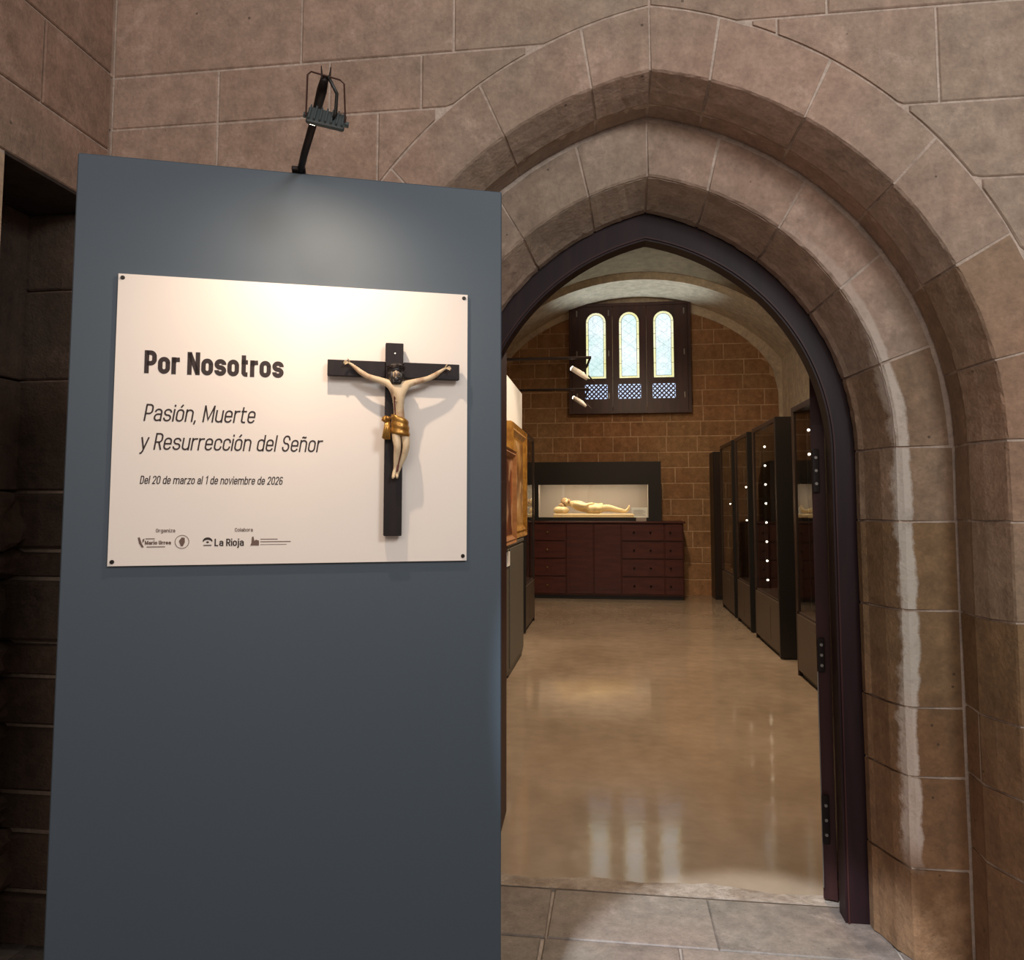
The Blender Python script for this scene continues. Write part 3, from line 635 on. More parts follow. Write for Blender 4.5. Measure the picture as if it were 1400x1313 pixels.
# condensed grotesque lettering, each letter drawn as strokes
def _arc(cx, cy, rx, ry, a0, a1, n=7): return [(cx + rx * math.cos(math.radians(a0 + (a1 - a0) * i / n)), cy + ry * math.sin(math.radians(a0 + (a1 - a0) * i / n))) for i in range(n + 1)]
def glyph(ch, t):
    h = t / 2; X = 0.74; B = {'á': 'a', 'ó': 'o', 'ñ': 'n', 'í': 'i'}
    if ch in 'óñíá':
        st, w = glyph(B[ch] if ch != 'í' else 'ı', t); c = w / 2
        st = st + ([[(c - .02, X + .09), (c + .10, X + .26)]] if ch != 'ñ' else [[(c - .15, X + .12), (c - .07, X + .17), (c + .03, X + .13), (c + .12, X + .18)]])
        return st, w
    w = .43 + t * .48; x0, x1 = h, w - h; r = (x1 - x0) / 2; m = w / 2
    rc = min(r, .17 + h * .2)
    def O(y0, y1, a=0): return _arc(x1 - rc, y1 - rc, rc, rc, 0, 90) + _arc(x0 + rc, y1 - rc, rc, rc, 90, 180) + _arc(x0 + rc, y0 + rc, rc, rc, 180, 270) + _arc(x1 - rc, y0 + rc, rc, rc, 270, 360)
    def closed(p): return p + [p[0], p[1]]
    def Sh(y0, y1):
        q = rc; ry = (y1 - y0) / 4; mid = (y0 + y1) / 2
        return _arc(x1 - q, y1 - ry, q, ry, -5, 90) + _arc(x0 + q, y1 - ry, q, ry, 90, 262, 10) + _arc(x1 - q, y0 + ry, q, ry, 82, -90, 10) + _arc(x0 + q, y0 + ry, q, ry, 270, 175)
    def arch_(a, b, top): q = min((b - a) / 2, rc); return [(a, top - q - .02)] + _arc(a + q, top - q, q, q, 180, 90) + _arc(b - q, top - q, q, q, 90, 0) + [(b, 0)]
    def bowl(y0, y1): q = min(rc, (y1 - y0) / 2); return [(x0, y1)] + _arc(x1 - q, y1 - q, q, q, 90, 0) + _arc(x1 - q, y0 + q, q, q, 0, -90) + [(x0, y0)]
    if ch == 'o': return [closed(O(h, X - h))], w
    if ch in '0': return [closed(O(h, 1 - h))], w
    if ch == 'P': return [[(x0, 0), (x0, 1)], bowl(.44, 1 - h)], w
    if ch == 'D': return [[(x0, 0), (x0, 1)], bowl(h, 1 - h)], w + .02
    if ch == 'R': return [[(x0, 0), (x0, 1)], bowl(.46, 1 - h), [(m + .02, .46), (x1 + .01, 0)]], w
    if ch == 'N': return [[(x0, 0), (x0, 1)], [(x1 + .03, 0), (x1 + .03, 1)], [(x0, 1 - h * .6), (x1 + .03, h * .6)]], w + .03
    if ch == 'M': return [[(x0, 0), (x0, 1)], [(x1 + .18, 0), (x1 + .18, 1)], [(x0, 1 - h * .6), ((x0 + x1 + .18) / 2, .16), (x1 + .18, 1 - h * .6)]], w + .18
    if ch == 'L': return [[(x0, 1), (x0, h), (x1, h)]], w - .02
    if ch == 'S': return [Sh(h, 1 - h)], w
    if ch == 's': return [Sh(h, X - h)], w - .01
    if ch == 'O': return [closed(O(h, 1 - h))], w
    if ch == 'C': return [[(x1, 1 - rc - h - .08)] + O(h, 1 - h)[:24] + _arc(x1 - rc, h + rc, rc, rc, 270, 360) + [(x1, rc + h + .08)]], w
    if ch == 'U': return [[(x0, 1)] + _arc(x0 + rc, h + rc, rc, rc, 180, 270) + _arc(x1 - rc, h + rc, rc, rc, 270, 360) + [(x1, 1)]], w
    if ch == 'c': return [[(x1, X - rc - h - .04)] + O(h, X - h)[:24] + _arc(x1 - rc, h + rc, rc, rc, 270, 360) + [(x1, rc + h + .04)]], w - .02
    if ch == 'e': return [[(x0, X * .5), (x1, X * .5), (x1, X - rc - h)] + O(h, X - h)[1:24] + _arc(x1 - rc, h + rc, rc, rc, 270, 350)], w
    if ch == 'a': return [[(x0 + .01, X - rc - h * .6)] + _arc(x0 + rc, X - h - rc, rc, rc, 170, 90)[1:] + _arc(x1 - rc, X - h - rc, rc, rc, 90, 0) + [(x1, 0)], [(x1, X * .56), (x0 + rc, X * .56)] + _arc(x0 + rc * .9, X * .28 + h / 2, rc * .9, X * .28 - h / 2, 90, 270) + [(x1, h + .05)]], w
    if ch == 'r': return [[(x0, 0), (x0, X)], [(x0, X - .24), (x0 + .05, X - .10), (x0 + .13, X - h - .01), (x1 - .07, X - h)]], w * .70
    if ch == 'n': return [[(x0, 0), (x0, X)], arch_(x0, x1, X - h)], w
    if ch == 'm': return [[(x0, 0), (x0, X)], arch_(x0, x1, X - h), [(p[0] + x1 - x0, p[1]) for p in arch_(x0, x1, X - h)]], w + x1 - x0
    if ch == 'u': return [[(x1, X), (x1, 0)], [(x0, X)] + _arc(x0 + rc, h + rc, rc, rc, 180, 270) + _arc(x1 - rc, h + rc, rc, rc, 270, 360) + [(x1, h + rc + .02)]], w
    if ch == 't': return [[(x0 + .05, .95), (x0 + .05, h + .08), (x0 + .09, h + .02), (x0 + .14, h), (x1 - .10, h)], [(x0 - .05, X - h), (x1 - .09, X - h)]], w * .72
    if ch == 'ı': return [[(h, 0), (h, X)]], t + .0
    if ch == 'i': return [[(h, 0), (h, X)], [(h, X + .12), (h, X + .12 + max(.13, t))]], t
    if ch == 'j': return [[(h + .04, X), (h + .04, -.12), (h, -.2), (h - .09, -.22)], [(h + .04, X + .12), (h + .04, X + .12 + max(.13, t))]], t + .04
    if ch == 'l': return [[(h, 0), (h, 1)]], t
    if ch == 'd': return [[(x1, 0), (x1, 1)], closed(O(h, X - h))], w
    if ch == 'b': return [[(x0, 0), (x0, 1)], closed(O(h, X - h))], w
    if ch == 'g': return [[(x1, X), (x1, -.10)] + _arc(x1 - rc, -.22 + rc, rc, rc, 0, -90) + [(x0 + .03, -.22)], closed(O(h, X - h))], w
    if ch == 'y': return [[(x0 - .02, X), (m, .04)], [(x1 + .02, X), (m - .03, -.10), (m - .10, -.21), (x0, -.22)]], w - .02
    if ch == 'v': return [[(x0 - .02, X), (m, .03), (x1 + .02, X)]], w - .02
    if ch == 'z': return [[(x0, X - h), (x1, X - h), (x0, h), (x1, h)]], w - .03
    if ch == '1': return [[(x0 + .02, .80), (m + .02, .97), (m + .02, 0)]], w * .75
    if ch == '2': return [[(x0, 1 - rc - h - .04)] + _arc(x0 + rc, 1 - h - rc, rc, rc, 180, 90) + _arc(x1 - rc, 1 - h - rc, rc, rc, 90, 0) + [(x1, .62), (x0, h), (x1, h)]], w
    if ch == '6': return [_arc(x1 - rc, 1 - h - rc, rc, rc, 20, 90) + _arc(x0 + rc, 1 - h - rc, rc, rc, 90, 180) + [(x0, h + rc)], closed(O(h, .54))], w
    if ch == ',': return [[(h + .02, .10), (h - .03, -.14)]], t + .03
    return [], .20
def stroke_poly(p, t):
    """quads along a polyline of width t with mitred joints"""
    q = [p[0]]
    for a in p[1:]:
        if math.hypot(a[0] - q[-1][0], a[1] - q[-1][1]) > 1e-4: q.append(a)
    out = []
    for i, a in enumerate(q):
        d0 = Vector((a[0] - q[i - 1][0], a[1] - q[i - 1][1])).normalized() if i > 0 else None
        d1 = Vector((q[i + 1][0] - a[0], q[i + 1][1] - a[1])).normalized() if i < len(q) - 1 else None
        if d0 is None: d0 = d1
        if d1 is None: d1 = d0
        n = Vector((-(d0.y + d1.y), d0.x + d1.x))
        n = n.normalized() if n.length > 1e-5 else Vector((-d0.y, d0.x))
        k = min(1 / max(.3, n.dot(Vector((-d0.y, d0.x)))), 2.2) * t / 2
        out.append(((a[0] + n.x * k, a[1] + n.y * k), (a[0] - n.x * k, a[1] - n.y * k)))
    return out
def text(body, u0, u1, zb, cap, name='lettering', mat=m_ink, bold=0.10, shear=0.0, root=sign, y=-0.0092):
    t = bold; x = 0; V = []; Fc = []; gap = .062 if t > .14 else .095
    for ch in body:
        st, w = glyph(ch, t)
        for p in st:
            o_ = stroke_poly([(a + x, b_) for a, b_ in p], t); n0 = len(V)
            for (a, b_) in o_: V += [(a[0], a[1], 0), (b_[0], b_[1], 0), (a[0], a[1], 1), (b_[0], b_[1], 1)]
            L = len(o_)
            for i in range(L - 1):
                k_ = n0 + i * 4; Fc += [(k_, k_ + 1, k_ + 5, k_ + 4), (k_ + 2, k_ + 6, k_ + 7, k_ + 3), (k_, k_ + 4, k_ + 6, k_ + 2), (k_ + 1, k_ + 3, k_ + 7, k_ + 5)]
            k_ = n0 + (L - 1) * 4; Fc += [(n0, n0 + 2, n0 + 3, n0 + 1), (k_, k_ + 1, k_ + 3, k_ + 2)]
        x += w + gap
    V = [(a + shear * b_, b_, c) for a, b_, c in V]
    xs_ = [v[0] for v in V]; a0, a1 = min(xs_), max(xs_); sx = (u1 - u0) / (a1 - a0)
    return mobj(name, [(u0 + (a - a0) * sx, y - .0006 * c, zb + b_ * cap) for a, b_, c in V], Fc, mat, root)
text('Por Nosotros', 0.158, 0.460, 1.7975, 0.0525, 'title_lettering', bold=0.195)
text('Pasión, Muerte', 0.160, 0.400, 1.689, 0.039, 'subtitle_lettering', shear=0.16, bold=.095)
text('y Resurrección del Señor', 0.154, 0.553, 1.6245, 0.038, 'subtitle_lettering', shear=0.16, bold=.095)
text('Del 20 de marzo al 1 de noviembre de 2026', 0.157, 0.464, 1.5475, 0.0185, 'date_lettering', shear=0.16, bold=0.12)
text('Organiza', 0.194, 0.234, 1.4395, 0.0082, 'small_lettering', m_ink2, bold=.13)
text('Colabora', 0.361, 0.400, 1.4400, 0.0082, 'small_lettering', m_ink2, bold=.13)
text('La Rioja', 0.318, 0.381, 1.4075, 0.0165, 'logo_lettering', m_ink, bold=0.15)
text('Mario Urrea', 0.172, 0.226, 1.4125, 0.0085, 'logo_lettering', m_ink2, bold=0.20)
lg = MB()
for (a_, b_, c_) in ((0.173, 0.192, 1.4245), (0.176, 0.214, 1.4065)): lg.box(a_, b_, -0.0098, -0.0090, c_, c_ + .0018)
lg.plate([(0.157, 1.428), (0.161, 1.429), (0.1655, 1.415), (0.170, 1.407), (0.166, 1.406), (0.160, 1.415)], [], -0.0098, -0.009, XZ)
lg.plate([(0.167, 1.424), (0.171, 1.426), (0.170, 1.420), (0.167, 1.416)], [], -0.0098, -0.009, XZ)
lg.obj('leaf_emblem', m_ink2, sign)
sl = MB(); cs = (0.249, 1.418)
circ = lambda r, n=24: [(cs[0] + r * math.cos(2 * PI * i / n), cs[1] + r * math.sin(2 * PI * i / n)) for i in range(n)]
sl.plate(circ(.0152), [circ(.0140)], -0.0098, -0.009, XZ); 
sl.plate([(cs[0] - .002, cs[1] - .010), (cs[0] + .002, cs[1] - .010), (cs[0] + .006, cs[1] - .001), (cs[0] + .0055, cs[1] + .009), (cs[0] - .001, cs[1] + .010), (cs[0] - .0065, cs[1] + .002), (cs[0] - .005, cs[1] - .003)], [], -0.0098, -0.009, XZ)
sl.obj('round_seal', m_ink2, sign)
ri = MB()   # arched roof emblem with a dot and a bar
arc_o = [(0.303 + .0105 * math.cos(PI * (1 - i / 8)), 1.4185 + .009 * math.sin(PI * (1 - i / 8))) for i in range(9)]
arc_i = [(0.303 + .0085 * math.cos(PI * (1 - i / 8)), 1.4175 + .0045 * math.sin(PI * (1 - i / 8))) for i in range(9)]
ri.plate(arc_o + arc_i[::-1], [], -0.0098, -0.009, XZ)
ri.plate([(0.303 + .003 * math.cos(2 * PI * i / 10), 1.4165 + .0022 * math.sin(2 * PI * i / 10)) for i in range(10)], [], -0.0098, -0.009, XZ)
ri.box(0.2945, 0.3115, -0.0098, -0.009, 1.4085, 1.4105); ri.obj('roof_emblem', m_ink, sign)
tw = MB(); tw.plate([(0.395, 1.408), (0.414, 1.408), (0.414, 1.419), (0.407, 1.4215), (0.404, 1.4185), (0.4015, 1.429), (0.398, 1.427), (0.3975, 1.414)], [], -0.0098, -0.009, XZ)
for (a_, b_, c_, h_) in ((0.417, 0.455, 1.4215, .0016), (0.417, 0.484, 1.4155, .0018), (0.417, 0.475, 1.4095, .0010)): tw.box(a_, b_, -0.0096, -0.009, c_, c_ + h_)
tw.obj('tower_emblem', m_ink2, sign)

# ---- crucifix mounted in front of the sign
crux = thing('crucifix', 'black wooden crucifix with pale carved figure mounted on the white sign', 'crucifix', PA, PR)
YF = -0.037   # front face of the cross
up = MB(); up.box(0.6945, 0.7365, YF, -0.019, 1.428, 1.887, 0.0012); up.obj('upright', m_cross, crux)
cb = MB(); cb.box(0.560, 0.6940, YF + .001, -0.020, 1.8035, 1.8415, 0.0012); cb.box(0.7370, 0.872, YF + .001, -0.020, 1.8035, 1.8415, 0.0012); cb.box(.692, .739, -0.0235, -0.0192, 1.806, 1.839); cb.obj('crossbar', m_cross, crux)
for z_ in (1.845, 1.45): MB().box(.706, .725, -0.0189, -0.0094, z_, z_ + .02).obj('spacer', m_iron, crux)
MB().tube([(0.7165, YF - .0015, 1.862), (0.7165, YF + .001, 1.862)], .0020, 8).obj('nail', m_silver, crux)

def skin(chains, scale, mat, name, parent, sub=2, xf=None, extra=None):
    """chains: list of lists of (key or None, (x,y,z), (rx,ry)); a bare key string refers to an earlier vertex"""
    V = []; E_ = []; R_ = []; keys = {}
    for ch in chains:
        prev = None
        for it in ch:
            if isinstance(it, str): i = keys[it]
            else:
                V.append(it[1]); r_ = it[2]; R_.append(r_ if isinstance(r_, tuple) else (r_, r_)); i = len(V) - 1
                if it[0]: keys[it[0]] = i
            if prev is not None: E_.append((prev, i))
            prev = i
    me = bpy.data.meshes.new(name); me.from_pydata([tuple(c * scale for c in v) for v in V], E_, [])
    o = bpy.data.objects.new(name, me); COL.objects.link(o)
    o.modifiers.new('s', 'SKIN')
    sv = me.skin_vertices[0].data
    for i, r_ in enumerate(R_): sv[i].radius = (r_[0] * scale, r_[1] * scale); sv[i].use_root = (i == 0)
    sm = o.modifiers.new('u', 'SUBSURF'); sm.levels = sub; sm.render_levels = sub
    bpy.context.view_layer.update(); dg = bpy.context.evaluated_depsgraph_get()
    m2 = bpy.data.meshes.new_from_object(o.evaluated_get(dg)); bpy.data.objects.remove(o); bpy.data.meshes.remove(me)
    for v in m2.vertices: v.co /= scale
    if extra:
        bm = bmesh.new(); bm.from_mesh(m2)
        t = bpy.data.meshes.new('t'); t.from_pydata([tuple(v) for v in extra.v], [], extra.f); bm.from_mesh(t)
        bmesh.ops.recalc_face_normals(bm, faces=bm.faces); bm.to_mesh(m2); bm.free(); bpy.data.meshes.remove(t)
    m2.materials.clear(); m2.materials.append(mat); m2.polygons.foreach_set('use_smooth', [True] * len(m2.polygons)); m2.name = name
    o = bpy.data.objects.new(name, m2); COL.objects.link(o); o.parent = parent
    return o
def cz(cx, cy, y): return (0.7165 + (cx - 470) * 0.000388, YF + y, 1.814 - (cy - 235) * 0.000405)
def fing(cx, cy, dx, y=-.010):
    ch = []
    for (ax, ay, L) in ((1, -0.55, 1.0), (1.05, -0.2, 1.15), (1.05, .15, 1.15), (1, .5, .95)):
        ch.append([(None, cz(cx, cy, y), .0018), (None, cz(cx + dx * ax * 14 * L, cy + ay * 14, y - .003), .0015), (None, cz(cx + dx * ax * 24 * L, cy + ay * 20 + 4, y - .0065), .0012)])
    ch.append([(None, cz(cx - dx * 6, cy, y), .0018), (None, cz(cx - dx * 2, cy - 14, y - .003), .0016), (None, cz(cx + dx * 6, cy - 22, y - .006), .0013)])
    return ch
face = MB()
face.blob(cz(474, 253, -.0405), (.0022, .0042, .0050), 8, 6)     # nose
face.blob(cz(466, 243, -.0355), (.0030, .0022, .0016), 8, 5); face.blob(cz(483, 243, -.0355), (.0030, .0022, .0016), 8, 5)   # brows
face.blob(cz(474, 268, -.0375), (.0038, .0020, .0012), 8, 5)      # mouth
body = skin([
    [('pel', cz(503, 560, -.013), (.0185, .0120)), ('wst', cz(497, 500, -.014), (.0160, .0125)), ('abd', cz(492, 440, -.016), (.0172, .0110)), ('chs', cz(488, 375, -.020), (.0215, .0135)), ('uch', cz(487, 328, -.019), (.0205, .0118)), ('nck', cz(484, 298, -.020), .0075), ('jaw', cz(478, 270, -.026), (.0095, .0125)), ('hd', cz(474, 240, -.025), (.0125, .0140)), ('crn', cz(473, 212, -.022), (.0095, .0110))],
    ['uch', ('sl', cz(432, 303, -.016), .0100), ('al', cz(372, 283, -.014), .0080), ('el', cz(308, 266, -.012), .0068), ('fl', cz(262, 240, -.011), .0070), ('wl', cz(222, 208, -.010), .0044), ('pl', cz(198, 190, -.009), (.0056, .0034))],
    ['uch', ('sr', cz(545, 303, -.016), .0100), ('ar', cz(600, 285, -.014), .0080), ('er', cz(668, 266, -.012), .0068), ('fr', cz(712, 244, -.011), .0070), ('wr', cz(752, 215, -.010), .0044), ('pr', cz(776, 200, -.009), (.0056, .0034))],
    ['pel', ('hl', cz(478, 590, -.015), .0125), ('tl', cz(481, 630, -.020), .0110), ('kl', cz(487, 672, -.024), .0090), ('cl', cz(484, 720, -.018), .0082), ('nl', cz(478, 800, -.012), .0050), ('ftl', cz(468, 830, -.016), .0048), ('tol', cz(462, 858, -.024), (.0050, .0030))],
    ['pel', ('hr', cz(532, 590, -.014), .0125), ('tr', cz(537, 630, -.018), .0110), ('kr', cz(540, 674, -.021), .0090), ('cr', cz(528, 722, -.014), .0082), ('nr', cz(500, 796, -.009), .0050), ('ftr', cz(488, 828, -.012), .0048), ('tor', cz(486, 856, -.019), (.0050, .0030))],
    ] + [['pl'] + f[0:] for f in fing(190, 188, -1)] + [['pr'] + f[0:] for f in fing(784, 198, 1)], 20, m_ivory, 'figure', crux, 2, extra=face)
body['label'] = 'pale carved male figure with outstretched arms on the cross'
# ribs and navel line as slight carved relief
rb = MB()
for q in range(4):
    for sg in (-1, 1):
        rb.tube([cz(488 + sg * 6, 352 + q * 20, -.0325), cz(488 + sg * 22, 347 + q * 20, -.0305), cz(488 + sg * 36, 356 + q * 20, -.024)], [.0006, .0010, .0006], 5)
rb.obj('ribs', m_ivory, body, True)
hair = MB()
hair.blob(cz(473, 222, -.0205), (.0190, .0165, .0165), 14, 9, lambda d: 1 + .07 * math.sin(9 * d.x + 6 * d.z) * math.cos(7 * d.y))
for (x0, sg) in ((440, -1), (508, 1)):
    for q in range(4):
        hair.tube([cz(x0 + sg * 2 - sg * q * 5, 225, -.018 - q * .003), cz(x0 + sg * (4 - q * 3), 262, -.020 - q * .003), cz(x0 - sg * (2 + q * 4), 300 + q * 3, -.022 - q * .003)], [.0052, .0050, .0028], 7)
hair.blob(cz(474, 284, -.0345), (.0080, .0062, .0080), 10, 7)
for q in range(5): hair.tube([cz(455 + q * 9, 285, -.034), cz(457 + q * 8.5, 300, -.036), cz(461 + q * 6.5, 311, -.036)], [.0032, .0026, .0012], 6)
hair.obj('hair_and_beard', m_hair, body, True)
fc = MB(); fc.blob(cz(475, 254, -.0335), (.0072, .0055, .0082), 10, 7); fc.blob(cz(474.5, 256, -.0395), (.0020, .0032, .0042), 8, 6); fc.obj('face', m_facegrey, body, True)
cr = MB()
for q in range(3):
    pts = []
    for i in range(21):
        t = 2 * PI * i / 20; c_ = Vector(cz(473, 215, -.0215)); pts.append(c_ + Vector((math.cos(t) * .0200, math.sin(t) * .0168, .0026 * math.sin(3 * t + q * 2.1) + .002)))
    cr.tube(pts, .0015, 5, False)
for i in range(12):
    t = 2 * PI * i / 12; c_ = Vector(cz(473, 215, -.0215)) + Vector((math.cos(t) * .0200, math.sin(t) * .0168, .002)); d_ = Vector((math.cos(t + .5), math.sin(t + .5), .5)).normalized()
    cr.tube([c_, c_ + d_ * .006], [.0009, .0002], 4)
cr.obj('crown_of_thorns', m_iron, body)
lc = MB(); rings = []
for i in range(12):
    f_ = i / 11; cy = 500 + 105 * f_; r_ = []
    for kk in range(26):
        t = 2 * PI * kk / 26; fold = 1 + .045 * math.sin(f_ * 17 + 1.2 * math.sin(t)) + .02 * math.sin(5 * t + f_ * 5)
        c_ = Vector(cz(500 + 4 * f_, cy + 8 * math.cos(t) * (1 - f_) + 10 * math.cos(t), -.0145)); r_.append(c_ + Vector((math.cos(t) * (.0200 + .003 * f_) * fold, math.sin(t) * (.0172 + .0010 * f_) * fold, 0)))
    rings.append(r_)
lc.loft(rings); loin = lc.obj('loincloth', m_gold, body, True)
kn = MB(); kn.blob(cz(412, 515, -.020), (.0088, .0070, .0085), 10, 7, lambda d: 1 + .12 * math.sin(8 * d.z + 3 * d.x))
kn.tube([cz(440, 512, -.022), cz(425, 508, -.024), cz(414, 512, -.022)], [.006, .0055, .005], 8)
for q in range(4): kn.tube([cz(422 + q * 3, 520, -.020), cz(414 + q * 6, 570, -.022 + .002 * (q % 2)), cz(404 + q * 10, 626 + 5 * (q % 2), -.019)], [.0042, .0048, .0046], 7)
kn.obj('knot', m_gold, loin, True)
bd = MB(); bd.tube([cz(463, 384, -.033), cz(465, 420, -.0285), cz(468, 460, -.026), cz(470, 492, -.0265)], [.0020, .0014, .0016, .0010], 6); bd.obj('side_wound', m_blood, body)
b2 = MB(); b2.tube([cz(505, 655, -.022), cz(501, 700, -.021), cz(492, 770, -.016), cz(486, 815, -.018)], [.0016, .0030, .0026, .0030], 6)
b2.obj('leg_wound', m_blood, body)

# ---- picture lamp on its arm above the panel
pc = Vector(PA) + Vector((NX * 0.484, NY * 0.484, 2.30))
lampr = thing('panel_spotlight', 'small grey floodlight on dark arm clamped to the panel top', 'spotlight', tuple(pc), PR)
MB().box(-.016, .016, -.012, .098, .0008, .012, .002).obj('clamp', m_iron, lampr)
MB().tube([(0, .03, .006), (0.016, -.08, .010), (0.046, -.255, .016)], .0085, 10).obj('arm', m_iron, lampr, True)
MB().tube([(0.046, -.255, .016), (0.060, -.315, .040), (0.066, -.350, .046)], [.0085, .0105, .008], 10).obj('knuckle', m_iron, lampr, True)
MB().tube([(0.072, -.352, .052), (0.090, -.335, .026), (0.088, -.325, -.012), (.082, -.32, -.020)], .0035, 8).obj('cable', m_black, lampr, True)
br = MB(); fw_ = []
br.tube([(0.030, -.318, -.018), (0.033, -.350, .050), (0.040, -.352, .056), (0.096, -.352, .046), (0.104, -.350, .040), (0.108, -.314, -.028)], .0019, 6); br.obj('bracket', m_rust, lampr)
for dx_ in (-.006, .008): MB().tube([(0.067 + dx_, -.350, .046), (0.067 + dx_ * 1.3, -.356, .068)], [.0026, .0010], 6).obj('pin', m_iron, lampr)
hd = MB(); R_ = Matrix.Translation((.069, -.315, -.024)) @ Matrix.Rotation(math.radians(8), 4, 'Y') @ Matrix.Rotation(math.radians(62), 4, 'X')
q_ = MB().box(-.038, .038, -.016, .030, -.006, .006, .003); hd.add([R_ @ v for v in q_.v], q_.f)
for s_ in range(7):
    xx = -.033 + s_ * .011; q_ = MB().box(xx - .0015, xx + .0015, -.014, .028, .006, .011); hd.add([R_ @ v for v in q_.v], q_.f)
for sg in (-1, 1): q_ = MB().tube([(sg * .038, .005, 0), (sg * .045, .005, 0)], .006, 8); hd.add([R_ @ v for v in q_.v], q_.f)
head_ = hd.obj('lamp_head', m_lampb, lampr)
ln = MB(); q_ = MB().box(-.030, -.020, -.010, .024, -.0085, -.0062); ln.add([R_ @ v for v in q_.v], q_.f); ln.obj('lens', m_lens, head_)
bpy.context.view_layer.update()
Lw = Matrix.Translation(pc) @ Matrix.Rotation(PR, 4, 'Z')
lp = Lw @ Vector((.069, -.318, -.040)); lt_ = Lw @ Vector((.02, 0.0, -.62))
lamp('panel_spot_light', 'SPOT', lp, lt_, 17, (1.0, 0.78, 0.58), spot_size=math.radians(150), spot_blend=1.0, shadow_soft_size=0.010)

# ================================================================ INNER ROOM
# ---- display cases
def display_case(label, y0, y1, side, group, leds=range(8)):
    fx, bx = (1.63, 2.35) if side > 0 else (-1.0, -1.62)
    org = ((fx + bx) / 2, (y0 + y1) / 2, 0)
    t = thing('display_case', label, 'display case', org, 0, group)
    s = 1 if side > 0 else -1
    def bx_(xa, xb, ya, yb, za, zb, name, mat, par=t, bv=.003): return MB(org).box(min(xa, xb), max(xa, xb), ya, yb, za, zb, bv).obj(name, mat, par)
    bx_(fx + s * .03, bx, y0 + .02, y1 - .02, 0, .05, 'toe_kick', m_black)
    pl_ = bx_(fx, bx, y0 + .04, y1, .05, .54, 'plinth', m_plin)
    bx_(fx - s * .004, fx, y0 + .45, y1 - .45, .12, .46, 'access_door', m_plin, pl_, .001)
    bx_(fx + s * .01, bx, y0 + .04, y1, .541, .565, 'display_floor', m_inner)
    bx_(fx - s * .005, bx, y0, y0 + .038, 0.012, 2.38, 'end_panel', m_black)
    bx_(fx, bx, y1 + .001, y1 + .036, .0, 2.38, 'end_panel', m_case)
    bx_(bx - s * .02, bx + s * .02, y0 + .04, y1, .566, 2.33, 'back_panel', m_inner)
    bx_(fx, fx + s * .05, y0 + .040, y0 + .085, .566, 2.33, 'post', m_case); bx_(fx, fx + s * .05, y1 - .045, y1 - .001, .566, 2.33, 'post', m_case)
    bx_(fx, bx, y0 + .04, y1, 2.331, 2.38, 'top_board', m_case)
    bx_(fx + s * .012, fx + s * .018, y0 + .086, y1 - .046, .567, 2.33, 'glass_pane', m_glass, t, 0)
    for z_ in (1.05, 1.55, 1.98): bx_(fx + s * .12, bx - s * .03, y0 + .09, y1 - .07, z_, z_ + .012, 'shelf', m_glass, t, 0)
    lb = bx_(fx + s * .10, fx + s * .13, y1 - .10, y1 - .07, .60, 2.30, 'led_bar', m_black, t, .001)
    for q in leds:
        z_ = .66 + q * .215
        MB(org).blob((fx + s * .115, y1 - .108, z_), (.012, .010, .011), 8, 6).obj('led', m_led, lb, True)
    return t
display_case('dark glazed display case on the right, nearest the open door', 5.75, 7.10, 1, 'display cases down the right side', (6, 7))
display_case('dark glazed display case on the right, second from the doorway', 7.80, 9.05, 1, 'display cases down the right side')
display_case('dark glazed display case on the right, third from the doorway', 9.38, 10.30, 1, 'display cases down the right side', (3, 5))
display_case('dark glazed display case on the right, farthest one before the black cabinet', 10.55, 11.65, 1, 'display cases down the right side', (4,))
display_case('dark glazed display case on the left, behind the gilt framed painting', 8.95, 10.0, -1, 'display cases down the left side', range(8))
# chalice seen in the second case
ch = MB().lathe((0, 0, 0), [(.065, 0), (.060, .01), (.02, .03), (.012, .08), (.024, .10), (.012, .12), (.018, .14), (.05, .17), (.055, .23), (.050, .23), (.045, .18), (.01, .16)], 16).obj('chalice', m_silver, None, True)
ch.location = (1.95, 8.20, 1.562); tag(ch, 'silver chalice on the glass shelf of the second case on the right', 'chalice')
c2 = MB().lathe((0, 0, 0), [(.06, 0), (.05, .012), (.014, .04), (.02, .09), (.010, .12), (.045, .15), (.06, .20), (.045, .25), (.006, .29), (.004, .33)], 16).obj('ciborium', m_brass, None, True)
c2.location = (1.95, 6.75, 1.562); tag(c2, 'gilt lidded vessel on the glass shelf of the nearest case on the right', 'vessel')

# ---- black cabinet by the far wall
org = (1.95, 12.8, 0)
t = thing('black_cabinet', 'plain near-black tall cabinet standing against the stone back wall at right', 'cabinet', org)
MB(org).box(1.64, 2.35, 12.55, 13.02, 0.0, 2.36, .004).obj('body', m_black, t)
MB(org).box(1.655, 1.99, 12.54, 12.549, 0.06, 2.34, .002).obj('door', m_case, t); MB(org).box(1.997, 2.335, 12.54, 12.549, 0.06, 2.34, .002).obj('door', m_case, t)

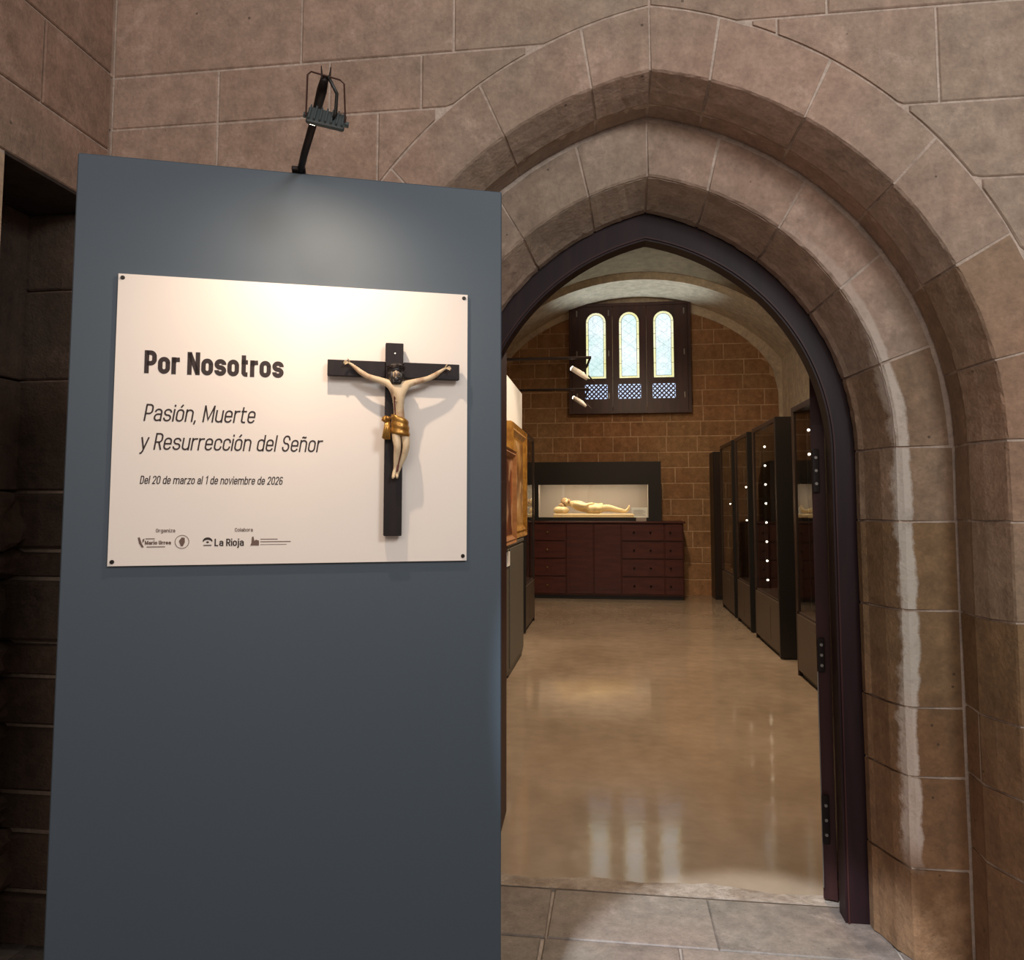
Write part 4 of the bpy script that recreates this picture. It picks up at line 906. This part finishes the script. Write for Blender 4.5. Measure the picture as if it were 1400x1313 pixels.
# ---- mahogany chest of drawers
CY = 12.35; CT = 1.245
org = (-0.1, 12.65, 0)
chest = thing('sacristy_chest', 'long mahogany chest of drawers against the stone back wall', 'chest', org)
MB(org).box(-1.35, 1.14, CY + .02, 12.98, 0.06, CT - .035, .004).obj('carcass', m_chest, chest)
MB(org).box(-1.33, 1.12, CY + .05, 12.96, 0.0, 0.06).obj('plinth', m_black, chest)
MB(org).box(-1.38, 1.17, CY - .03, 13.0, CT - .033, CT, .006).obj('worktop', m_chest, chest)
def drawer(x0, x1, z0, z1, knobs):
    d_ = MB(org).box(x0 + .008, x1 - .008, CY - .004, CY + .019, z0 + .008, z1 - .008, .005).obj('drawer', m_chest, chest)
    for kx in knobs:
        MB(org).tube([(kx, CY - .004, (z0 + z1) / 2), (kx, CY - .012, (z0 + z1) / 2), (kx, CY - .030, (z0 + z1) / 2)], [.008, .007, .017], 10).obj('knob', m_brass if kx < 0 else m_iron, d_, True)
for i in range(4):
    z0 = .08 + i * .282; drawer(-1.34, -0.72, z0, z0 + .282, (-1.02,)); drawer(0.16, 0.84, z0, z0 + .282, (0.36, 0.62)); drawer(0.84, 1.13, z0, z0 + .282, (0.93,))
for (x0, x1) in ((-.72, -.28), (-.28, .16)):
    d_ = MB(org).box(x0 + .008, x1 - .008, CY - .004, CY + .019, .088, 1.20, .005).obj('door', m_chest, chest)
    MB(org).plate([(x0 + .06, .15), (x1 - .06, .15), (x1 - .06, 1.14), (x0 + .06, 1.14)], [[(x0 + .09, .18), (x1 - .09, .18), (x1 - .09, 1.11), (x0 + .09, 1.11)]], CY - .012, CY - .004, XZ).obj('moulding', m_chest, d_)

# ---- lit vitrine with the lying figure
org = (-0.2, 12.6, CT)
vit = thing('vitrine', 'black lit glass-fronted vitrine on top of the mahogany chest', 'vitrine', org)
VX0, VX1, VY0, VY1, VZ0, VZ1 = -1.24, 0.80, 12.36, 12.95, CT + .001, 2.20
hole = [(-1.165, 1.305), (0.595, 1.305), (0.595, 1.83), (-1.165, 1.83)]
MB(org).plate([(VX0, VZ0), (VX1, VZ0), (VX1, VZ1), (VX0, VZ1)], [hole], VY0, VY0 + .03, XZ).obj('front_frame', m_black, vit)
cs_ = MB(org); cs_.box(VX0, VX0 + .03, VY0 + .03, VY1, VZ0, VZ1); cs_.box(VX1 - .03, VX1, VY0 + .03, VY1, VZ0, VZ1); cs_.box(VX0 + .03, VX1 - .03, VY0 + .03, VY1, VZ1 - .03, VZ1); cs_.box(VX0 + .03, VX1 - .03, VY1 - .03, VY1, VZ0, VZ1 - .03); cs_.box(VX0 + .03, VX1 - .03, VY0 + .03, VY1 - .03, VZ0, VZ0 + .03)
cs_.obj('casing', m_black, vit)
lin = MB(org); lin.box(-1.175, .605, VY1 - .06, VY1 - .031, 1.30, 1.86); lin.box(-1.19, -1.168, VY0 + .032, VY1 - .031, 1.30, 1.86); lin.box(.598, .62, VY0 + .032, VY1 - .031, 1.30, 1.86); lin.box(-1.168, .598, VY0 + .032, VY1 - .061, 1.277, 1.300)
lin.obj('lining', m_liner, vit)
MB(org).box(-1.163, .593, VY0 + .008, VY0 + .013, 1.307, 1.828).obj('glass_pane', m_glass, vit)
ls = MB(org).box(-1.10, .55, VY0 + .05, VY0 + .09, 1.845, 1.856).obj('light_strip', m_lens, vit)
lamp('vitrine_light', 'AREA', (-0.28, 12.43, 1.840), (-0.28, 12.62, 1.2), 8, (1.0, 0.84, 0.62), shape='RECTANGLE', size=1.6, size_y=0.12)
cd = MB().box(0.33, 0.585, 12.475, 12.48, 1.302, 1.465).obj('information_card', m_white); tag(cd, 'white caption card standing inside the lit vitrine, right corner', 'card')
for q in range(4): MB().box(.36, .55 - .03 * (q % 2), 12.4735, 12.4749, 1.34 + q * .025, 1.344 + q * .025).obj('text_line', m_ink2, cd)
cd2 = MB().box(0.40, 0.56, 12.345, 12.352, 1.247, 1.305).obj('caption_card', m_liner); tag(cd2, 'small beige label at the foot of the vitrine front', 'label')
bpy.context.view_layer.update()
# lying figure (head left), local scale in metres
st = thing('lying_sculpture', 'ivory-coloured sculpture of a lying bearded man inside the vitrine', 'sculpture', (-0.30, 12.60, 1.301))
bs = MB(); bs.box(-.62, .66, -.14, .16, 0.0, .045, .01); bs.obj('bed', m_statue, st)
pw = MB(); pw.blob((-.50, 0.0, .085), (.13, .12, .055), 14, 8); pw.obj('pillow', m_statue, st, True)
sf = MB(); sf.blob((-.415, -.118, .185), (.012, .018, .012), 8, 6)
skin([
    [('pel', (.02, 0, .10), (.075, .060)), ('wst', (-.09, 0, .105), (.062, .052)), ('chs', (-.21, 0, .145), (.088, .078)), ('uch', (-.29, 0, .172), (.084, .070)), ('nck', (-.35, -.01, .165), .032), ('jaw', (-.385, -.02, .175), .038), ('hd', (-.425, -.02, .185), .052), ('crn', (-.46, -.01, .185), .038)],
    ['uch', ('s1', (-.285, -.085, .165), .036), ('e1', (-.13, -.12, .135), .026), ('w1', (-.03, -.07, .165), .018), ('h1', (.02, -.045, .165), (.022, .012))],
    ['uch', ('s2', (-.285, .08, .15), .036), ('e2', (-.13, .12, .11), .026), ('w2', (-.02, .13, .08), .018), ('h2', (.04, .13, .07), (.022, .012))],
    ['pel', ('t1', (.08, -.045, .10), .050), ('k1', (.25, -.055, .125), .038), ('c1', (.36, -.05, .10), .034), ('a1', (.53, -.045, .075), .020), ('f1', (.575, -.05, .105), (.018, .024)), ('g1', (.59, -.055, .15), (.018, .012))],
    ['pel', ('t2', (.08, .045, .10), .050), ('k2', (.25, .05, .110), .038), ('c2', (.36, .045, .09), .034), ('a2', (.53, .03, .07), .020), ('f2', (.575, .03, .10), (.018, .024)), ('g2', (.59, .03, .14), (.018, .012))],
    ] + [['h1', (None, (.035 , -.045 + (q - 1.5) * .010, .168), .006), (None, (.062 - .004 * abs(q - 1.5), -.045 + (q - 1.5) * .012, .160), .005)] for q in range(4)] + [['h1', (None, (.015, -.070, .168), .006), (None, (.033, -.078, .166), .005)]]
    + [['h2', (None, (.058, .13 + (q - 1.5) * .010, .068), .006), (None, (.084 - .004 * abs(q - 1.5), .13 + (q - 1.5) * .012, .058), .005)] for q in range(4)] + [['h2', (None, (.04, .108, .07), .006), (None, (.060, .100, .062), .005)]],
    2, m_statue, 'body', st, 2, extra=None)
st.scale = (1.02, 1.0, 1.35)
hr = MB(); hr.blob((-.447, -.005, .185), (.058, .058, .056), 12, 8, lambda d: 1 + .06 * math.sin(9 * d.y + 5 * d.x)); hr.blob((-.49, .0, .14), (.06, .07, .035), 10, 6); hr.blob((-.375, -.045, .195), (.026, .03, .03), 8, 6)
hr.obj('hair_and_beard', M('brown_hair_paint', (0.36, 0.22, 0.11), 0.6), st, True)
fn = MB(); fn.blob((-.412, -.075, .195), (.010, .014, .011), 8, 6); fn.blob((-.42, -.045, .222), (.014, .02, .012), 8, 6); fn.obj('nose', m_statue, st, True)
cl = MB(); rings = []
for i in range(10):
    f_ = i / 9; r_ = []
    for kk in range(20):
        t_ = 2 * PI * kk / 20; w_ = 1 + .06 * math.sin(f_ * 14 + 2 * math.sin(t_)); r_.append(Vector((-.07 + .22 * f_ + .02 * math.sin(t_), math.cos(t_) * .112 * w_, .105 + math.sin(t_) * .066 * w_)))
    rings.append(r_)
cl.loft(rings); cl.obj('loincloth', m_statue, st, True)

# ---- left side: plinths, white partition, paintings
def plinth(label, y0, y1, h, fx=-0.88, bx=-1.5):
    org = ((fx + bx) / 2, (y0 + y1) / 2, 0); t = thing('plinth_cabinet', label, 'plinth', org, 0, 'grey plinths along the left partition')
    MB(org).box(bx, fx - .02, y0 + .02, y1 - .02, 0, .04).obj('toe_kick', m_black, t)
    MB(org).box(bx, fx - .012, y0, y1, .04, h - .03, .003).obj('body', m_green, t)
    MB(org).box(bx, fx, y0 - .004, y1 + .004, h - .029, h, .003).obj('top_board', m_green, t)
    MB(org).box(fx - .0115, fx - .002, y0 + .02, y1 - .02, .08, h - .05, .002).obj('door', m_green, t)
plinth('grey-green plinth on the left, the nearer one beside the blue-grey panel', 5.25, 6.62, 1.17)
plinth('grey-green plinth on the left, the farther one under the gilt painting', 6.66, 7.73, 1.17)
lbp = MB().box(-.878, -.872, 6.42, 6.60, .98, 1.10).obj('caption_card', m_white); tag(lbp, 'small white caption on the front of the nearer left plinth', 'label')
part_ = MB().box(-1.13, -1.0, 4.4, 8.62, 1.171, 2.78, .004).box(-1.60, -1.501, 4.4, 8.62, 0, 1.171).box(-1.501, -1.02, 7.75, 8.60, 0, 1.18).obj('partition', m_white); tag(part_, 'white painted partition behind the framed paintings on the left', 'partition')
def painting_mat(name, seed, ca, cb, cc):
    m = M(name, ca, 0.35); b = m.node_tree.nodes['Principled BSDF']; tc = nd(m, 'ShaderNodeTexCoord'); mp = nd(m, 'ShaderNodeMapping'); mp.inputs['Location'].default_value = (seed, seed * 2, 0); lk(m, tc.outputs['Object'], mp.inputs[0])
    n = nd(m, 'ShaderNodeTexNoise'); n.inputs['Scale'].default_value = 2.6; n.inputs['Detail'].default_value = 4; lk(m, mp.outputs[0], n.inputs[0])
    n2_ = nd(m, 'ShaderNodeTexNoise'); n2_.inputs['Scale'].default_value = 5; lk(m, mp.outputs[0], n2_.inputs[0])
    c_ = mixc(m, ramp(m, n.outputs[0], .42, .55), ca, cb); c_ = mixc(m, ramp(m, n2_.outputs[0], .55, .66), c_, cc); lk(m, c_, b.inputs['Base Color']); return m
def framed(label, y0, y1, z0, z1, fx, depth, fw, matf, matc, name='framed_painting'):
    org = (fx - depth, (y0 + y1) / 2, z0); t = thing(name, label, 'painting', org)
    prof = [(0, -depth), (0, -.02), (.006, -.012), (.012, 0), (fw * .35, -.012), (fw * .5, -.004), (fw * .8, -.03), (fw, -.035), (fw, -depth)]
    rings = []
    for (ya, za, sy, sz) in ((y0, z0, 1, 1), (y1, z0, -1, 1), (y1, z1, -1, -1), (y0, z1, 1, -1), (y0, z0, 1, 1)):
        rings.append([Vector((fx + d_, ya + sy * o_, za + sz * o_)) for (o_, d_) in prof])
    MB(org).loft(rings, True, False).obj('frame', matf, t)
    MB(org).box(fx - depth, fx - .032, y0 + fw - .005, y1 - fw + .005, z0 + fw - .005, z1 - fw + .005).obj('canvas', matc, t)
    return t
framed('tall gilt carved frame with a dark gold painting, on the white partition', 6.92, 8.12, 1.175, 2.28, -0.885, 0.11, .15, m_gilt, painting_mat('painting_gold', 1.3, (.16, .07, .02), (.45, .24, .07), (.55, .38, .2)))
g2 = framed('light wooden framed red-brown painting, nearer and lower than the gilt one', 5.45, 6.52, 1.175, 1.97, -0.80, 0.10, .085, m_pine, painting_mat('painting_red', 4.1, (.11, .03, .015), (.32, .10, .04), (.5, .3, .18)), 'framed_painting')
MB((-0.90, 5.985, 1.175)).box(-1.0, -.901, 5.55, 6.42, 1.25, 1.9).obj('backing_board', m_case, g2)

# unseen warm spot added to brighten the left paintings and partition
lamp('picture_fill_spot', 'SPOT', (0.9, 6.9, 3.9), (-1.0, 7.4, 1.8), 150, (1.0, 0.80, 0.58), spot_size=math.radians(50), spot_blend=0.5, shadow_soft_size=0.04)

# ---- two long spotlight arms from the left wall
def arm(label, y, z, x1, tilt):
    org = (XLI, y, z); t = thing('wall_spotlight', label, 'spotlight', org, 0, 'spotlights on long arms at left')
    MB(org).box(XLI, XLI + .03, y - .05, y + .05, z - .09, z + .09, .004).obj('wall_plate', m_iron, t)
    MB(org).tube([(XLI + .03, y, z), (x1, y, z)], .016, 8).obj('arm', m_iron, t)
    MB(org).tube([(x1 - .01, y, z), (x1 - .05, y, z - .10), (x1 - .10, y - .02, z - .15)], .012, 8).obj('stem', m_iron, t)
    hd_ = MB(org).tube([(x1 - .20, y + .03, z - .11), (x1 - .10, y - .02, z - .18), (x1 - .04, y - .04, z - .235)], [.028, .032, .018], 14).obj('lamp_head', m_lwhite, t, True)
    MB(org).tube([(x1 - .03, y - .04, z - .20), (x1 + .03, y - .05, z - .27)], .008, 6).obj('cable', m_iron, t)
    MB(org).tube([(x1 - .201, y + .031, z - .109), (x1 - .208, y + .034, z - .104)], .024, 14).obj('lens', m_lens, hd_)
arm('white spotlight on long dark arm crossing the first window lancet, the upper one', 8.0, 3.06, -0.19, 0)
arm('white spotlight on long dark arm in front of the window lattice, the lower one', 10.0, 3.03, -0.27, 0)
